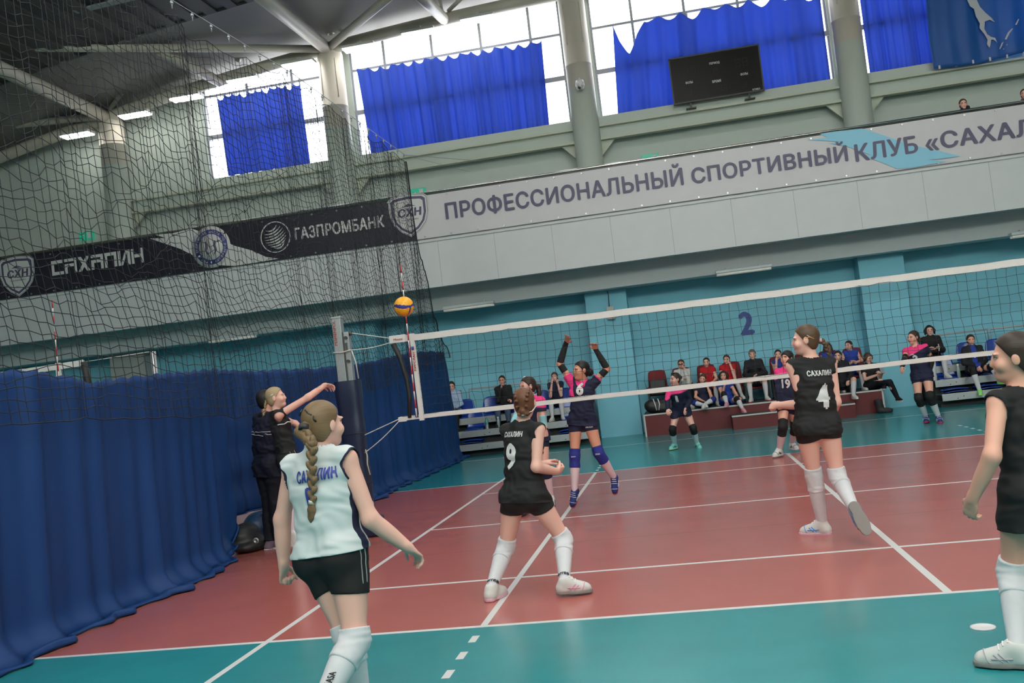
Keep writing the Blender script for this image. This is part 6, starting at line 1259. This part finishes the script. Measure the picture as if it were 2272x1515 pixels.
# sitting on the platform edge
zp = .50
sitter('girl in a navy jersey with hair bun resting her cheek, sitting on the platform edge', 1557, 848, 10.92, zp, .86, NAVY, 'brown', 190, .4, False, {'eL': (.20, .22, -.36), 'wL': (.13, .20, -.06), 'pL': (.09, .15, .06), 'eR': (-.2, .1, -.3), 'wR': (-.05, .28, -.40), 'pR': (.03, .3, -.44)}, {'kL': (.24, .34, .12), 'aL': (.0, .42, .02), 'kR': (-.26, .30, .08), 'aR': (-.02, .46, .0)}, bottoms=NAVY, pads=KBLUE, hairx='bun', tilt=.25, base_z=.49, skin='mid')
sitter('girl in blue with black knee pads and pink shoe dangling from the platform edge', 1606, 838, 10.92, zp, .88, BLUE, 'dark', 186, .35, False, {'eL': (.24, .12, -.32), 'wL': (.28, .34, -.42), 'pL': (.34, .42, -.44), 'eR': (-.1, .2, -.33), 'wR': (.0, .25, -.06), 'pR': (.0, .2, .03)}, {'kL': (.26, .36, .06), 'aL': (.34, .60, -.20), 'kR': (-.06, .36, .22), 'aR': (-.02, .46, -.02)}, bottoms=BLUE, pads=BLACK, shoes=(cloth('shoe_pink', (.62, .28, .34)), SOLP), hairx='bob', base_z=.49, skin='mid')
sitter('girl in a black jacket covering her mouth, one white sock on the step', 1862, 797, 10.92, zp+.1, .95, cloth('jacket_black', (.016, .016, .02)), 'dark', 200, 1, True, {**HANDFACE('R', -1), **{'eL': (.22, .12, -.30), 'wL': (.10, .34, -.42), 'pL': (.06, .4, -.5)}}, {'kL': (.22, .36, .10), 'aL': (.16, .42, -.26), 'kR': (-.24, .34, .08), 'aR': (-.30, .25, -.22)}, jn='jacket', base_z=.3, lean=-.02)
p = sitter('brown haired person in black looking at a phone on the platform end', 1930, 806, 11.0, zp, .92, BLACK, 'brown', 150, .5, False, {'eL': (.18, .16, -.34), 'wL': (.20, .34, -.24), 'pL': (.24, .42, -.2), 'eR': (-.16, .18, -.34), 'wR': (.10, .34, -.26), 'pR': (.16, .42, -.2)}, {'kL': (.36, .24, .05), 'aL': (.50, .22, -.34), 'kR': (.14, .38, .10), 'aR': (.22, .30, -.02)}, bottoms=cloth('trousers_black', (.009, .010, .016)), long=True, shoes=(BLACK, SOLW), tilt=.0, hairx='bob', base_z=.49, ftilt=-.35)
ph = thing('phone', lerp(p.J['pL'], p.J['pR'], .5), 'grey phone held by the person in black at the end of the red platform', 'phone'); mb = MB(); c = lerp(p.J['pL'], p.J['pR'], .5); mb.box(c+np.array([0, 0, .03]), (.075, .012, .15), Matrix.Rotation(-.7, 3, 'X')); mb.build('case', mat('phone_grey', (.25, .27, .3), .3), ph, .004)
# left bleacher
p = sitter('boy with short dark hair in a pale blue shirt on the left bleacher', 1000, 862, 11.25, .90, .98, LBLUE, 'dark', 170, 1, True, None, bottoms=BLACK, long=True, jn='shirt', shoes=(BLACK, SOLB), floor=.56, ftilt=-.15)
p = sitter('person in a black sweater with a hand at the chin on the left bleacher', 1113, 852, 11.25, .90, .98, BLACK, 'dark', 180, 1, True, {'eL': (.2, .1, -.32), 'wL': (.16, .32, -.32), 'pL': (.22, .38, -.34), 'eR': (-.12, .22, -.34), 'wR': (-.02, .19, -.05), 'pR': (.01, .16, .05)}, bottoms=JEANS, long=True, jn='sweater', shoes=(BLACK, SOLB), floor=.56, skin='mid')
p = sitter('girl in a navy shirt holding both hands to her face on the left bleacher', 1230, 838, 11.2, .90, .90, NAVY, 'brown', 184, .4, False, {**HANDFACE('L', 1), **HANDFACE('R', -1)}, bottoms=NAVY, lean=-.06, floor=.56)
# right bleacher
p = sitter('person with chin length dark hair in a black sweater on the right bleacher', 2066, 738, 11.2, .90, .98, BLACK, 'black', 186, 1, True, {'eL': (.2, .1, -.32), 'wL': (.0, .26, -.30), 'pL': (-.05, .27, -.22), 'eR': (-.2, .1, -.32), 'wR': (.02, .24, -.32), 'pR': (.05, .26, -.22)}, bottoms=BLACK, jn='sweater', hairx='bob', floor=.56)
MB().bb((p.C[0]+.06, p.J['wL'][1]-.06, p.J['wL'][2]-.02), (p.C[0]+.075, p.J['wL'][1]-.045, p.J['wL'][2]+.13)).build('jersey_print', PRW, p.root)
p = sitter('girl in an open black jacket over blue with lime green shoes on the right bleacher', 2158, 757, 10.62, .60, .98, cloth('jacket_black', (.016, .016, .02)), 'dark', 186, 1, True, {'eL': (.22, .08, -.32), 'wL': (.02, .28, -.40), 'pL': (-.02, .32, -.47), 'eR': (-.22, .08, -.32), 'wR': (.0, .28, -.42), 'pR': (.04, .32, -.48)}, {'kR': (-.16, .42, .04), 'aR': (-.10, .50, -.42), 'kL': (.24, .38, .06), 'aL': (.32, .48, -.24)}, bottoms=BLACK, pads=BLACK, jn='jacket', shoes=(SHL, SHL), base_z=.02, skin='mid')
p.recolour(p.jer, BLUE, lambda c: np.minimum(.05-abs((c-p.C)@p.slat), (c-p.C)@p.cf-.02)); p.print_('Ф', p.C+p.cf*.14-p.up*.06, .03, .04, PRW, p.slat, p.up, .04, 'badge')
# up on the balcony, behind the rail
def upper(label, px, py, hair, face, top):
    H = at(px, py, 10.95); s = .95; N = H-np.array([0, -.01, .15*s]); P = N-np.array([0, -.03, .5*s]); l = left(yaw(face)); J = dict(H=H, N=N, hL=P+l*.08, hR=P-l*.08, sL=N+l*.145-np.array([0, 0, .045]), sR=N-l*.145-np.array([0, 0, .045]))
    for S, q in (('L', 1), ('R', -1)):
        J['e'+S] = J['s'+S]+l*q*.06+np.array([0, -.05, -.26]); J['w'+S] = J['e'+S]+np.array([-l[0]*q*.08, -.16, -.1]); J['p'+S] = J['w'+S]+np.array([0, -.1, -.05]); J['k'+S] = J['h'+S]+np.array([0, -.02, -.385]); J['a'+S] = J['k'+S]+np.array([0, .02, -.375])
    p = Person(label, J, s, 1., 'fair', hair, yaw(face), base=(H[0], 11, J['aL'][2]-.08), **SEAT); p.body(bust=False); p.cap(.010, 0); p.jersey(top, 1, .1, .018, full=True, name='jacket', wr=.004); p.shorts(BLACK, long=True, off=.012, name='trousers')
    for S in 'LR': p.shoe(S, BLACK, SOLB, (0, -1, 0))
    return p
p = upper('person with brown hair in a black hooded jacket looking over the balcony banner', 2137, 231, 'brown', 186, cloth('jacket_black', (.016, .016, .02))); sdf_obj('hood', [Ell(p.hp_(.085, -.03, -.10), (.05, .07, .06), p.F)], .01, cloth('jacket_black', (.016, .016, .02)), p.root)
upper('person in a maroon top behind the balcony rail at the right edge of the frame', 2273, 209, 'brown', 200, cloth('maroon', (.10, .03, .05)))
